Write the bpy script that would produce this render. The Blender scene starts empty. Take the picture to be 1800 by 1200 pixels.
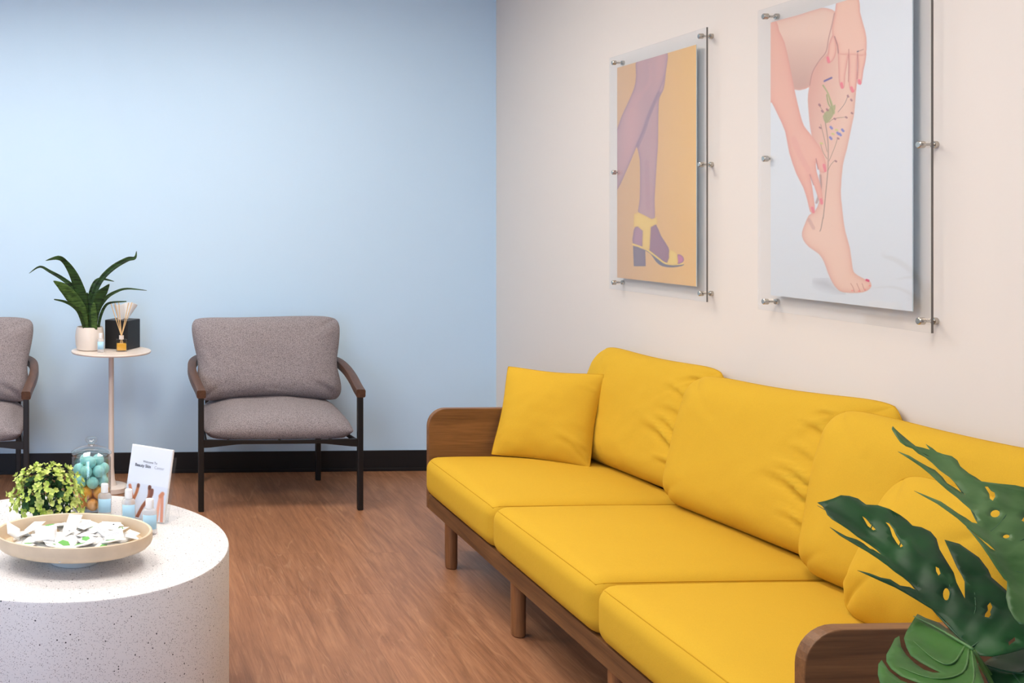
import bpy, bmesh, math, random
import numpy as np
from mathutils import Vector, Matrix, noise
from mathutils.geometry import delaunay_2d_cdt
PI = math.pi
SC = bpy.context.scene
COL = SC.collection

# ------------------------------------------------------------------ camera
# level camera, one-point view of the back wall, small yaw to the right; the frame is a shifted crop
FPX, YAW, PU, PV, H = 1740.0, math.radians(2.08), 248.5, 384.0, 1.40
cd = bpy.data.cameras.new('camera'); cam = bpy.data.objects.new('camera', cd); COL.objects.link(cam)
cam.location = (0, 0, H); cam.rotation_euler = (PI/2, 0, -YAW)
cd.sensor_width = 36; cd.lens = FPX/1800*36
cd.shift_x = (900-PU)/1800; cd.shift_y = (PV-600)/1800
cd.clip_start = 0.05
SC.camera = cam

# ------------------------------------------------------------------ world, view, lights
SC.view_settings.view_transform = 'Standard'; SC.view_settings.look = 'None'
SC.view_settings.exposure = 0.0; SC.view_settings.gamma = 1.0
SC.view_settings.use_curve_mapping = False
w = bpy.data.worlds.new('world'); SC.world = w; w.use_nodes = True
w.node_tree.nodes['Background'].inputs[0].default_value = (0.55, 0.72, 1.0, 1)
w.node_tree.nodes['Background'].inputs[1].default_value = 1.0
CEIL_E = 21.5        # emission of the ceiling panels
CEIL_C = (1.0, 0.92, 0.83)
def area(name, loc, rot, sx, sy, power, color):
    l = bpy.data.lights.new(name, 'AREA'); l.shape = 'RECTANGLE'; l.size = sx; l.size_y = sy
    l.energy = power; l.color = color
    o = bpy.data.objects.new(name, l); COL.objects.link(o); o.location = loc; o.rotation_euler = rot
    return o
# daylight entering through the windows of the left wall and of the wall behind the camera
area('daylight_left', (-2.93, 1.6, 1.45), (0, -PI/2, 0), 1.7, 3.4, 4, (0.72, 0.84, 1.0))
area('daylight_rear', (-1.95, -2.13, 1.45), (PI/2, 0, 0), 1.6, 1.7, 90, (0.50, 0.68, 1.0))

def ray(u, v):
    c, s = math.cos(YAW), math.sin(YAW)
    a = (u-PU)/FPX; b = -(v-PV)/FPX
    return Vector((a*c+s, -a*s+c, b))
def onY(u, v, Y):
    r = ray(u, v); t = Y/r.y; return Vector((r.x*t, Y, H+r.z*t))
def onZ(u, v, Z):
    r = ray(u, v); t = (Z-H)/r.z; return Vector((r.x*t, r.y*t, Z))

# ------------------------------------------------------------------ materials
def lin(c):
    return tuple(((x/255)/12.92 if x/255 <= .04045 else ((x/255+.055)/1.055)**2.4) for x in c)
def newmat(name):
    m = bpy.data.materials.new(name); m.use_nodes = True
    nt = m.node_tree; return m, nt, nt.nodes['Principled BSDF']
def nd(nt, t, **kw):
    n = nt.nodes.new(t)
    for k, v in kw.items():
        if k in n.inputs.keys(): n.inputs[k].default_value = v
        else: setattr(n, k, v)
    return n
def coords(nt, scale=(1,1,1), rot=(0,0,0)):
    tc = nd(nt, 'ShaderNodeTexCoord'); mp = nd(nt, 'ShaderNodeMapping')
    mp.inputs['Scale'].default_value = scale; mp.inputs['Rotation'].default_value = rot
    nt.links.new(tc.outputs['Object'], mp.inputs[0]); return mp.outputs[0]
def ramp(nt, fac, stops):
    r = nd(nt, 'ShaderNodeValToRGB'); e = r.color_ramp.elements
    while len(e) < len(stops): e.new(0.5)
    for i, (p, c) in enumerate(stops):
        e[i].position = p; e[i].color = (*c, 1)
    nt.links.new(fac, r.inputs[0]); return r.outputs[0]
def bump(nt, bs, h, strength, dist):
    b = nd(nt, 'ShaderNodeBump'); b.inputs['Strength'].default_value = strength; b.inputs['Distance'].default_value = dist
    nt.links.new(h, b.inputs['Height']); nt.links.new(b.outputs[0], bs.inputs['Normal'])
def plain(name, rgb, rough=.5, metal=0, spec=.5, nscale=0, nstr=.1, vary=0):
    m, nt, bs = newmat(name)
    bs.inputs['Base Color'].default_value = (*lin(rgb), 1); bs.inputs['Roughness'].default_value = rough
    bs.inputs['Metallic'].default_value = metal; bs.inputs['Specular IOR Level'].default_value = spec
    n = nd(nt, 'ShaderNodeTexNoise', Scale=nscale or 30.0, Detail=3.0)
    nt.links.new(coords(nt), n.inputs['Vector'])
    if nscale: bump(nt, bs, n.outputs[0], nstr, .002)
    if vary:
        c = lin(rgb)
        nt.links.new(ramp(nt, n.outputs[0], [(.3, tuple(x*(1-vary) for x in c)), (.7, tuple(min(1, x*(1+vary)) for x in c))]), bs.inputs['Base Color'])
    return m
def fabric(name, rgb, speck=.1, scale=900, sheen=.25, bstr=.25, fleck=None):
    m, nt, bs = newmat(name); c = lin(rgb)
    co = coords(nt)
    n = nd(nt, 'ShaderNodeTexNoise', Scale=float(scale), Detail=2.0); nt.links.new(co, n.inputs['Vector'])
    if fleck: stops = [(.38, lin(fleck)), (.5, c), (.66, tuple(min(1, x*(1+speck)) for x in c))]
    else: stops = [(.3, tuple(x*(1-speck) for x in c)), (.7, tuple(min(1, x*(1+speck)) for x in c))]
    nt.links.new(ramp(nt, n.outputs[0], stops), bs.inputs['Base Color'])
    bs.inputs['Roughness'].default_value = .95; bs.inputs['Specular IOR Level'].default_value = .15
    bs.inputs['Sheen Weight'].default_value = sheen; bs.inputs['Sheen Roughness'].default_value = .5
    bs.inputs['Sheen Tint'].default_value = (*[min(1, x*1.3) for x in c], 1)
    n2 = nd(nt, 'ShaderNodeTexNoise', Scale=45.0, Detail=4.0); nt.links.new(co, n2.inputs['Vector'])
    mx = nd(nt, 'ShaderNodeMath', operation='MULTIPLY_ADD'); mx.inputs[1].default_value = .25
    nt.links.new(n.outputs[0], mx.inputs[0]); nt.links.new(n2.outputs[0], mx.inputs[2])
    bump(nt, bs, mx.outputs[0], bstr, .0025)
    return m
def wood(name, dark, light, axis=0, rough=.45, scale=1.0, spec=.4):
    m, nt, bs = newmat(name)
    s = [26*scale]*3; s[axis] = 1.6*scale
    co = coords(nt, tuple(s))
    n = nd(nt, 'ShaderNodeTexNoise', Scale=1.0, Detail=6.0, Roughness=.65, Distortion=.6); nt.links.new(co, n.inputs['Vector'])
    s2 = [300*scale]*3; s2[axis] = 9*scale
    n2 = nd(nt, 'ShaderNodeTexNoise', Scale=1.0, Detail=3.0); nt.links.new(coords(nt, tuple(s2)), n2.inputs['Vector'])
    a = nd(nt, 'ShaderNodeMath', operation='MULTIPLY_ADD'); a.inputs[1].default_value = .35
    nt.links.new(n2.outputs[0], a.inputs[0]); nt.links.new(n.outputs[0], a.inputs[2])
    nt.links.new(ramp(nt, a.outputs[0], [(.42, lin(dark)), (.9, lin(light))]), bs.inputs['Base Color'])
    bs.inputs['Roughness'].default_value = rough; bs.inputs['Specular IOR Level'].default_value = spec
    bump(nt, bs, a.outputs[0], .12, .001)
    return m
def clear(name, tint=(1,1,1), refl=.9, base=.02, haze=None, hazef=0):
    m = bpy.data.materials.new(name); m.use_nodes = True; nt = m.node_tree
    nt.nodes.remove(nt.nodes['Principled BSDF']); out = nt.nodes['Material Output']
    tr = nd(nt, 'ShaderNodeBsdfTransparent'); tr.inputs[0].default_value = (*tint, 1)
    gl = nd(nt, 'ShaderNodeBsdfGlossy'); gl.inputs['Roughness'].default_value = .03
    fr = nd(nt, 'ShaderNodeFresnel'); ge = nd(nt, 'ShaderNodeNewGeometry'); io = nd(nt, 'ShaderNodeMix'); io.inputs[2].default_value = 1.49; io.inputs[3].default_value = 1/1.49
    nt.links.new(ge.outputs['Backfacing'], io.inputs[0]); nt.links.new(io.outputs[0], fr.inputs['IOR'])   # both faces of a sheet reflect alike
    mu = nd(nt, 'ShaderNodeMath', operation='MULTIPLY_ADD'); mu.inputs[1].default_value = refl; mu.inputs[2].default_value = base
    mx = nd(nt, 'ShaderNodeMixShader'); L = nt.links.new
    L(fr.outputs[0], mu.inputs[0]); L(mu.outputs[0], mx.inputs[0]); L(tr.outputs[0], mx.inputs[1]); L(gl.outputs[0], mx.inputs[2])
    res = mx.outputs[0]
    if hazef:
        df = nd(nt, 'ShaderNodeBsdfDiffuse'); df.inputs[0].default_value = (*haze, 1)
        m2 = nd(nt, 'ShaderNodeMixShader'); m2.inputs[0].default_value = hazef
        L(res, m2.inputs[1]); L(df.outputs[0], m2.inputs[2]); res = m2.outputs[0]
    L(res, out.inputs['Surface']); return m
def emis(name, rgb, st):
    m, nt, bs = newmat(name); bs.inputs['Base Color'].default_value = (.8, .8, .8, 1)
    bs.inputs['Emission Color'].default_value = (*rgb, 1); bs.inputs['Emission Strength'].default_value = st; return m
def painted(name, rough=.5, spec=.4, attr='paint'):
    m, nt, bs = newmat(name); a = nd(nt, 'ShaderNodeAttribute'); a.attribute_name = attr
    nt.links.new(a.outputs['Color'], bs.inputs['Base Color']); bs.inputs['Roughness'].default_value = rough
    bs.inputs['Specular IOR Level'].default_value = spec; return m

def floor_mat():
    m, nt, bs = newmat('vinyl_plank_floor'); L = nt.links.new
    tc = nd(nt, 'ShaderNodeTexCoord')
    mp = nd(nt, 'ShaderNodeMapping'); mp.inputs['Rotation'].default_value = (0, 0, PI/2); L(tc.outputs['Object'], mp.inputs[0])
    br = nd(nt, 'ShaderNodeTexBrick', offset=.37); br.inputs['Scale'].default_value = 1.0
    br.inputs['Brick Width'].default_value = 1.22; br.inputs['Row Height'].default_value = .178
    br.inputs['Mortar Size'].default_value = .0011; br.inputs['Mortar Smooth'].default_value = .3; br.inputs['Bias'].default_value = 0
    br.inputs['Color1'].default_value = (0, 0, 0, 1); br.inputs['Color2'].default_value = (1, 1, 1, 1); br.inputs['Mortar'].default_value = (.5, .5, .5, 1)
    L(mp.outputs[0], br.inputs['Vector'])
    # every plank samples its own stretch of grain
    off = nd(nt, 'ShaderNodeVectorMath', operation='MULTIPLY_ADD'); off.inputs[1].default_value = (3.1, 7.7, 5.3)
    L(br.outputs['Color'], off.inputs[0]); L(tc.outputs['Object'], off.inputs[2])
    def grain(sx, sy, det, dist, rough=.6):
        g = nd(nt, 'ShaderNodeMapping'); g.inputs['Scale'].default_value = (sx, sy, 1); L(off.outputs[0], g.inputs[0])
        n = nd(nt, 'ShaderNodeTexNoise', Scale=1.0, Detail=det, Roughness=rough, Distortion=dist); L(g.outputs[0], n.inputs['Vector']); return n.outputs[0]
    g1 = grain(15, 1.8, 5.0, 1.6); g2 = grain(120, 5.0, 4.0, .8); g3 = grain(60, 3.6, 6.0, 3.2)
    base = ramp(nt, g1, [(.28, lin((138, 95, 66))), (.5, lin((160, 112, 80))), (.75, lin((180, 131, 96)))])
    dk = ramp(nt, g2, [(.35, (0.62, .57, .55)), (.56, (1, 1, 1))])
    mx = nd(nt, 'ShaderNodeMix', data_type='RGBA', blend_type='MULTIPLY'); mx.inputs[0].default_value = .55
    L(base, mx.inputs[6]); L(dk, mx.inputs[7])
    lt = ramp(nt, g3, [(.62, (0, 0, 0)), (.72, (1, 1, 1))])
    m3 = nd(nt, 'ShaderNodeMix', data_type='RGBA'); m3.inputs[7].default_value = (*lin((206, 156, 120)), 1)
    sc = nd(nt, 'ShaderNodeMath', operation='MULTIPLY'); sc.inputs[1].default_value = .4; L(lt, sc.inputs[0]); L(sc.outputs[0], m3.inputs[0])
    L(mx.outputs[2], m3.inputs[6])
    # flame figure: thin pale contour lines of a slow noise
    g4 = grain(7.5, .8, 2.0, .5, .4)
    w1 = nd(nt, 'ShaderNodeMath', operation='MULTIPLY'); w1.inputs[1].default_value = 95.0; L(g4, w1.inputs[0])
    w2 = nd(nt, 'ShaderNodeMath', operation='SINE'); L(w1.outputs[0], w2.inputs[0])
    w3 = ramp(nt, w2.outputs[0], [(.80, (0, 0, 0)), (.98, (1, 1, 1))])
    w4 = ramp(nt, grain(9, 2.2, 3.0, 1.0), [(.50, (0, 0, 0)), (.62, (1, 1, 1))])
    w5 = nd(nt, 'ShaderNodeMath', operation='MULTIPLY'); L(w3, w5.inputs[0]); L(w4, w5.inputs[1])
    w6 = nd(nt, 'ShaderNodeMath', operation='MULTIPLY'); w6.inputs[1].default_value = .2; L(w5.outputs[0], w6.inputs[0])
    m4 = nd(nt, 'ShaderNodeMix', data_type='RGBA'); m4.inputs[7].default_value = (*lin((216, 172, 132)), 1)
    L(w6.outputs[0], m4.inputs[0]); L(m3.outputs[2], m4.inputs[6])
    pl = nd(nt, 'ShaderNodeMix', data_type='RGBA', blend_type='MULTIPLY'); pl.inputs[0].default_value = 1
    L(m4.outputs[2], pl.inputs[6]); L(ramp(nt, br.outputs['Color'], [(0, (.93, .93, .93)), (1, (1.04, 1.03, 1.02))]), pl.inputs[7])
    jn = nd(nt, 'ShaderNodeMix', data_type='RGBA'); jn.inputs[7].default_value = (*lin((112, 70, 50)), 1)
    js = nd(nt, 'ShaderNodeMath', operation='MULTIPLY'); js.inputs[1].default_value = .55; L(br.outputs['Fac'], js.inputs[0]); L(js.outputs[0], jn.inputs[0])
    L(pl.outputs[2], jn.inputs[6]); L(jn.outputs[2], bs.inputs['Base Color'])
    bs.inputs['Roughness'].default_value = .42; bs.inputs['Specular IOR Level'].default_value = .4
    bump(nt, bs, g2, .08, .001); return m
def terrazzo():
    m, nt, bs = newmat('terrazzo'); L = nt.links.new; co = coords(nt)
    def specks(scale, thr, gate):
        v = nd(nt, 'ShaderNodeTexVoronoi', Scale=float(scale)); L(co, v.inputs['Vector'])
        a = nd(nt, 'ShaderNodeMath', operation='LESS_THAN'); a.inputs[1].default_value = thr; L(v.outputs['Distance'], a.inputs[0])
        s = nd(nt, 'ShaderNodeSeparateColor'); L(v.outputs['Color'], s.inputs[0])
        g = nd(nt, 'ShaderNodeMath', operation='GREATER_THAN'); g.inputs[1].default_value = gate; L(s.outputs[0], g.inputs[0])
        mu = nd(nt, 'ShaderNodeMath', operation='MULTIPLY'); L(a.outputs[0], mu.inputs[0]); L(g.outputs[0], mu.inputs[1]); return mu.outputs[0]
    col = None
    prev = (*lin((224, 222, 222)), 1)
    for sc, th, ga, c, f in ((330, .32, .62, (138, 136, 142), .7), (210, .30, .74, (132, 126, 126), .75), (92, .19, .87, (40, 40, 46), 1.0)):
        x = nd(nt, 'ShaderNodeMix', data_type='RGBA'); x.inputs[7].default_value = (*lin(c), 1)
        k = nd(nt, 'ShaderNodeMath', operation='MULTIPLY'); k.inputs[1].default_value = f; L(specks(sc, th, ga), k.inputs[0]); L(k.outputs[0], x.inputs[0])
        if col is None: x.inputs[6].default_value = prev
        else: L(col, x.inputs[6])
        col = x.outputs[2]
    L(col, bs.inputs['Base Color']); bs.inputs['Roughness'].default_value = .45; return m

M = {}
M['blue'] = plain('blue_wall_paint', (200, 228, 251), .75, nscale=60, nstr=.05, spec=.2)
M['cream'] = plain('cream_wall_paint', (226, 220, 214), .75, nscale=60, nstr=.05, spec=.2)
M['taupe'] = plain('taupe_wall_paint', (118, 114, 110), .8)
M['ceil'] = plain('ceiling_paint', (238, 236, 232), .9)
M['base'] = plain('black_vinyl_base', (17, 18, 22), .5)
M['floor'] = floor_mat(); M['terrazzo'] = terrazzo()
M['yellow'] = fabric('mustard_fabric', (210, 168, 50), .05, 700, .12, .22)
M['seam'] = fabric('mustard_seam', (198, 152, 36), .05, 700, .1, .1)
M['grey'] = fabric('grey_wool_fabric', (146, 138, 140), .2, 330, .15, .35, fleck=(106, 100, 103))
M['walnut_y'] = wood('walnut_along_depth', (82, 54, 32), (136, 96, 58), 1)
M['walnut_x'] = wood('walnut_across', (92, 60, 34), (146, 102, 62), 0)
M['walnut_z'] = wood('walnut_upright', (98, 62, 38), (160, 110, 68), 2)
M['armwood'] = wood('chair_walnut', (62, 43, 34), (104, 73, 56), 1)
M['black'] = plain('black_powder_coat', (20, 19, 20), .45)
M['black2'] = plain('black_matte_box', (26, 25, 26), .5)
M['beige'] = plain('beige_lacquer', (228, 216, 206), .4)
M['pot'] = plain('white_ceramic', (228, 218, 208), .35)
M['soil'] = plain('potting_soil', (40, 30, 24), .95, nscale=150, nstr=.8, vary=.4)
M['bowl'] = plain('pale_bamboo', (220, 200, 172), .45, nscale=20, nstr=.02, vary=.06)
M['foot'] = plain('pale_grey_foot', (205, 208, 205), .4)
M['white'] = plain('white_plastic', (240, 240, 242), .4)
M['paper'] = plain('white_paper', (240, 240, 240), .7)
M['packet'] = plain('white_packet', (243, 243, 241), .55, nscale=90, nstr=.3)
M['greenmark'] = plain('green_print', (104, 178, 84), .6)
M['dot'] = plain('dark_print', (60, 66, 74), .6)
M['bluelabel'] = plain('pale_blue_label', (172, 216, 242), .5)
M['gel'] = clear('clear_gel_bottle', (.97, .98, .99), .8, .04, (.86, .84, .82), .38)
M['acrylic'] = clear('clear_acrylic', (.985, .99, .995), .8, .01)
M['acr_edge'] = plain('acrylic_edge', (108, 104, 98), .3)
M['holder'] = clear('clear_holder', (.985, .988, .99), .3, .0, (.85, .86, .88), .015)
M['glass'] = clear('clear_glass', (.95, .97, .97), 1.0, .045)
M['steel'] = plain('brushed_steel', (196, 190, 180), .22, 1)
M['amber'] = plain('amber_oil', (228, 170, 60), .2)
M['reed'] = plain('rattan_reed', (222, 186, 132), .7)
M['tealball'] = plain('teal_wrap', (158, 226, 224), .45, nscale=130, nstr=.3, vary=.08)
M['orangeball'] = plain('orange_wrap', (250, 168, 52), .45, nscale=130, nstr=.5, vary=.08)
M['panel'] = emis('light_panel', CEIL_C, CEIL_E)
M['ltrim'] = plain('light_frame', (235, 235, 235), .5)
M['wframe'] = plain('window_frame_paint', (225, 225, 225), .5)
M['pane'] = clear('window_glass', (.97, .99, 1), 1, .02)
M['ink'] = plain('grey_ink', (96, 100, 112), .6)
M['inklight'] = plain('light_grey_ink', (165, 170, 182), .6)
M['art'] = painted('printed_photograph', .5, .25)
M['artedge'] = plain('print_board_edge', (205, 222, 222), .5)
M['flyer'] = painted('printed_flyer', .45, .3)
def leafmat(name, dark, light, scale, rough=.35, band=None, aniso=(1,1,1)):
    m, nt, bs = newmat(name)
    n = nd(nt, 'ShaderNodeTexNoise', Scale=float(scale), Detail=4.0, Distortion=.5); nt.links.new(coords(nt, aniso), n.inputs['Vector'])
    nt.links.new(ramp(nt, n.outputs[0], [(.35, lin(dark)), (.68, lin(light))]), bs.inputs['Base Color'])
    bs.inputs['Roughness'].default_value = rough+.08; bs.inputs['Specular IOR Level'].default_value = .32
    bs.inputs['Subsurface Weight'].default_value = 0
    return m
M['snake'] = leafmat('snake_plant_leaf', (14, 34, 14), (50, 84, 38), 14, .4, aniso=(1, 1, 9))
M['snake2'] = leafmat('snake_plant_pale_leaf', (30, 58, 24), (84, 116, 56), 14, .4, aniso=(2, 1, 9))
M['lime'] = leafmat('lime_leaflet', (178, 204, 84), (226, 232, 150), 40, .5)
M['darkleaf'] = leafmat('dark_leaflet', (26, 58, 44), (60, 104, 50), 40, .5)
M['mon_dark'] = leafmat('monstera_dark_leaf', (8, 50, 24), (26, 78, 34), 9, .40)
M['mon_mid'] = leafmat('monstera_mid_leaf', (44, 84, 36), (92, 122, 76), 9, .33)
M['mon_light'] = leafmat('monstera_light_leaf', (38, 84, 20), (58, 108, 40), 9, .38)
M['mon_rib'] = plain('monstera_rib', (30, 76, 44), .4)
M['mon_ribl'] = plain('monstera_pale_rib', (74, 116, 58), .4)
M['stem'] = plain('monstera_stalk', (84, 120, 52), .5)
M['planter'] = plain('planter_ceramic', (214, 208, 200), .5)

# ------------------------------------------------------------------ builders
def props(o, label=None, cat=None, group=None, kind=None):
    if label: o['label'] = label
    if cat: o['category'] = cat
    if group: o['group'] = group
    if kind: o['kind'] = kind
    return o
def thing(name, loc, label, cat, group=None):
    o = bpy.data.objects.new(name, None); COL.objects.link(o); o.location = loc
    o.empty_display_size = .05; return props(o, label, cat, group)
def wloc(p):
    v = Vector((0, 0, 0))
    while p is not None: v = v + Vector(p.location); p = p.parent
    return v
def obj(name, vs, fs, mat, parent=None, smooth=False, origin=None, bevel=0, bseg=2, solid=0, subd=0, angle=None):
    """one mesh object; vs in world coordinates; no parent is rotated while building"""
    o0 = wloc(parent) if parent is not None else Vector(origin or (0, 0, 0))
    me = bpy.data.meshes.new(name)
    me.from_pydata([tuple(Vector(v)-o0) for v in vs], [], [tuple(f) for f in fs])
    me.materials.append(mat); me.validate()
    bm = bmesh.new(); bm.from_mesh(me); bmesh.ops.recalc_face_normals(bm, faces=bm.faces); bm.to_mesh(me); bm.free()
    if smooth:
        me.polygons.foreach_set('use_smooth', [True]*len(me.polygons))
    o = bpy.data.objects.new(name, me); COL.objects.link(o)
    if parent is not None: o.parent = parent
    else: o.location = o0
    if bevel:
        b = o.modifiers.new('bevel', 'BEVEL'); b.width = bevel; b.segments = bseg; b.limit_method = 'ANGLE'
    if solid:
        s = o.modifiers.new('solid', 'SOLIDIFY'); s.thickness = solid; s.offset = 0
    if subd:
        s = o.modifiers.new('subd', 'SUBSURF'); s.levels = s.render_levels = subd
    return o
class G:
    """collects geometry of ONE part"""
    def __init__(s): s.v = []; s.f = []
    def add(s, vs, fs):
        n = len(s.v); s.v += [Vector(v) for v in vs]; s.f += [tuple(i+n for i in f) for f in fs]; return s
    def box(s, x0, x1, y0, y1, z0, z1):
        return s.add([(x, y, z) for x in (x0, x1) for y in (y0, y1) for z in (z0, z1)],
                     [(0, 1, 3, 2), (4, 6, 7, 5), (0, 4, 5, 1), (2, 3, 7, 6), (0, 2, 6, 4), (1, 5, 7, 3)])
    def rbox(s, c, sx, sy, sz, rz, z0):
        ca, sa = math.cos(rz), math.sin(rz); v = []
        for x in (-sx/2, sx/2):
            for y in (-sy/2, sy/2):
                for z in (z0, z0+sz): v.append((c[0]+x*ca-y*sa, c[1]+x*sa+y*ca, z))
        return s.add(v, [(0, 1, 3, 2), (4, 6, 7, 5), (0, 4, 5, 1), (2, 3, 7, 6), (0, 2, 6, 4), (1, 5, 7, 3)])
    def tube(s, pts, r, n=12, closed=False, cap=True, sq=None):
        pts = [Vector(p) for p in pts]; k = len(pts); rr = r if hasattr(r, '__len__') else [r]*k
        rings = []; up0 = None
        for i, p in enumerate(pts):
            if closed: t = pts[(i+1) % k]-pts[i-1]
            else: t = pts[min(i+1, k-1)]-pts[max(i-1, 0)]
            t.normalize()
            if up0 is None: up0 = Vector((0, 0, 1)) if abs(t.z) < .9 else Vector((0, 1, 0))
            a = t.cross(up0); a.normalize(); b = t.cross(a); b.normalize(); up0 = -b if not closed else up0
            if sq:
                w2, h2 = sq[0]/2, sq[1]/2; cr = min(w2, h2)*.35
                ring = []
                for (sx, sz) in ((1, 1), (-1, 1), (-1, -1), (1, -1)):
                    for q in range(3):
                        base = {(1,1):0, (-1,1):PI/2, (-1,-1):PI, (1,-1):1.5*PI}[(sx, sz)]+q*PI/4
                        ring.append(p + a*(sx*(w2-cr)+cr*math.cos(base)) + b*-(sz*(h2-cr)+cr*math.sin(base)))
            else:
                ring = [p + (a*math.cos(2*PI*j/n)+b*math.sin(2*PI*j/n))*rr[i] for j in range(n)]
            rings.append(ring)
        n = len(rings[0]); vs = [v for ri in rings for v in ri]; fs = []
        for i in range(k if closed else k-1):
            for j in range(n):
                i2 = (i+1) % k; fs.append((i*n+j, i*n+(j+1) % n, i2*n+(j+1) % n, i2*n+j))
        if cap and not closed: fs += [tuple(range(n))[::-1], tuple((k-1)*n+j for j in range(n))]
        return s.add(vs, fs)
    def lathe(s, prof, c, n=48, ax=1.0, ay=1.0, closed=True):
        """prof: list of (r, z); ends at r=0 are closed by a fan"""
        vs = []; idx = []
        for r, z in prof:
            if r < 1e-6: idx.append([len(vs)]); vs.append((c[0], c[1], c[2]+z))
            else:
                idx.append(list(range(len(vs), len(vs)+n)))
                vs += [(c[0]+r*ax*math.cos(2*PI*j/n), c[1]+r*ay*math.sin(2*PI*j/n), c[2]+z) for j in range(n)]
        fs = []
        for a, b in zip(idx, idx[1:]):
            for j in range(n):
                j2 = (j+1) % n
                if len(a) == 1 and len(b) == 1: continue
                if len(a) == 1: fs.append((a[0], b[j], b[j2]))
                elif len(b) == 1: fs.append((a[j], b[0], a[j2]))
                else: fs.append((a[j], a[j2], b[j2], b[j]))
        return s.add(vs, fs)
    def obj(s, name, mat, parent=None, **kw): return obj(name, s.v, s.f, mat, parent, **kw)
def catmull(pts, k=6, closed=False):
    pts = [Vector(p) for p in pts]; n = len(pts); out = []
    for i in range(n if closed else n-1):
        p0 = pts[i-1] if (closed or i > 0) else pts[0]; p1 = pts[i]; p2 = pts[(i+1) % n]
        p3 = pts[(i+2) % n] if (closed or i+2 < n) else pts[-1]
        for q in range(k):
            t = q/k
            out.append(.5*((2*p1)+(p2-p0)*t+(2*p0-5*p1+4*p2-p3)*t*t+(3*p1-p0-3*p2+p3)*t**3))
    if not closed: out.append(pts[-1])
    return out
def auto_smooth(o, deg=35):
    me = o.data; me.polygons.foreach_set('use_smooth', [True]*len(me.polygons))
    bm = bmesh.new(); bm.from_mesh(me)
    for e in bm.edges:
        if len(e.link_faces) == 2 and e.calc_face_angle(0) > math.radians(deg): e.smooth = False
    bm.to_mesh(me); bm.free(); return o

def copy_tree(o, parent=None):
    c = o.copy(); COL.objects.link(c); c.parent = parent
    for ch in list(o.children): copy_tree(ch, c)
    return c

# ------------------------------------------------------------------ the room
XR, YB, XL, YF, ZC = 2.18, 5.45, -3.0, -2.2, 2.75
def struct(name, g, mat, **kw): return props(g.obj(name, mat, **kw), kind='structure')
struct('floor', G().box(XL-.15, XR+.15, YF-.15, YB+.15, -.1, 0), M['floor'])
struct('ceiling', G().box(XL-.15, XR+.15, YF-.15, YB+.15, ZC, ZC+.1), M['ceil'])
struct('wall_back', G().box(XL-.12, XR+.12, YB, YB+.12, 0, ZC), M['blue'])
struct('wall_right', G().box(XR, XR+.12, YF, YB, 0, ZC), M['cream'])
def wall_with_hole(name, along, lo, hi, p0, p1, h0, h1, z0, z1, mat):
    g = G()
    for a0, a1, b0, b1 in ((lo, h0, 0, ZC), (h1, hi, 0, ZC), (h0, h1, 0, z0), (h0, h1, z1, ZC)):
        g.box(p0, p1, a0, a1, b0, b1) if along == 'y' else g.box(a0, a1, p0, p1, b0, b1)
    struct(name, g, mat)
wall_with_hole('wall_left', 'y', YF, YB, XL-.12, XL, -.15, 3.35, .55, 2.35, M['taupe'])
wall_with_hole('wall_front', 'x', XL, XR, YF-.12, YF, -2.75, -1.15, .55, 2.35, M['taupe'])
def window(name, along, p, a0, a1):
    g = G(); w_ = .05
    segs = [(a0, a1, .55, .6), (a0, a1, 2.3, 2.35), (a0, a0+w_, .6, 2.3), (a1-w_, a1, .6, 2.3), ((a0+a1)/2-w_/2, (a0+a1)/2+w_/2, .6, 2.3)]
    for s0, s1, z0, z1 in segs:
        g.box(p-.03, p+.03, s0, s1, z0, z1) if along == 'y' else g.box(s0, s1, p-.03, p+.03, z0, z1)
    o = struct(name, g, M['wframe'])
    h = G(); h.box(p-.004, p+.004, a0+w_, a1-w_, .6, 2.3) if along == 'y' else h.box(a0+w_, a1-w_, p-.004, p+.004, .6, 2.3)
    h.obj('pane', M['pane'], o)
window('window_1', 'y', XL-.06, -.15, 3.35); window('window_2', 'x', YF-.06, -2.75, -1.15)
BH = .113
struct('baseboard_back', G().box(XL, XR-.012, YB-.01, YB, 0, BH).box(XL, XR-.012, YB-.016, YB-.01, 0, .018), M['base'], bevel=.002)
struct('baseboard_right', G().box(XR-.01, XR, YF, YB-.01, 0, BH), M['base'])
struct('baseboard_left', G().box(XL, XL+.01, YF, YB-.016, 0, BH), M['base'])
struct('baseboard_front', G().box(XL+.01, XR-.01, YF, YF+.01, 0, BH), M['base'])
# recessed ceiling panels
k = 0
for x, nx in ((-1.7, 'left'), (-.45, 'middle'), (.8, 'right')):
    for y, ny in ((2.15, 'above the seating'), (4.0, 'near the blue wall')):
        t = thing('ceiling_light', (x, y, ZC), 'square recessed ceiling light panel, %s row, %s' % (nx, ny), 'ceiling light', 'recessed ceiling light panels')
        g = G()
        for a in (-.31, .29): g.box(x+a, x+a+.02, y-.31, y+.31, ZC-.012, ZC)
        for a in (-.31, .29): g.box(x-.29, x+.29, y+a, y+a+.02, ZC-.012, ZC)
        g.obj('frame', M['ltrim'], t)
        G().box(x-.29, x+.29, y-.29, y+.29, ZC-.007, ZC-.001).obj('diffuser', M['panel'], t)

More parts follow.
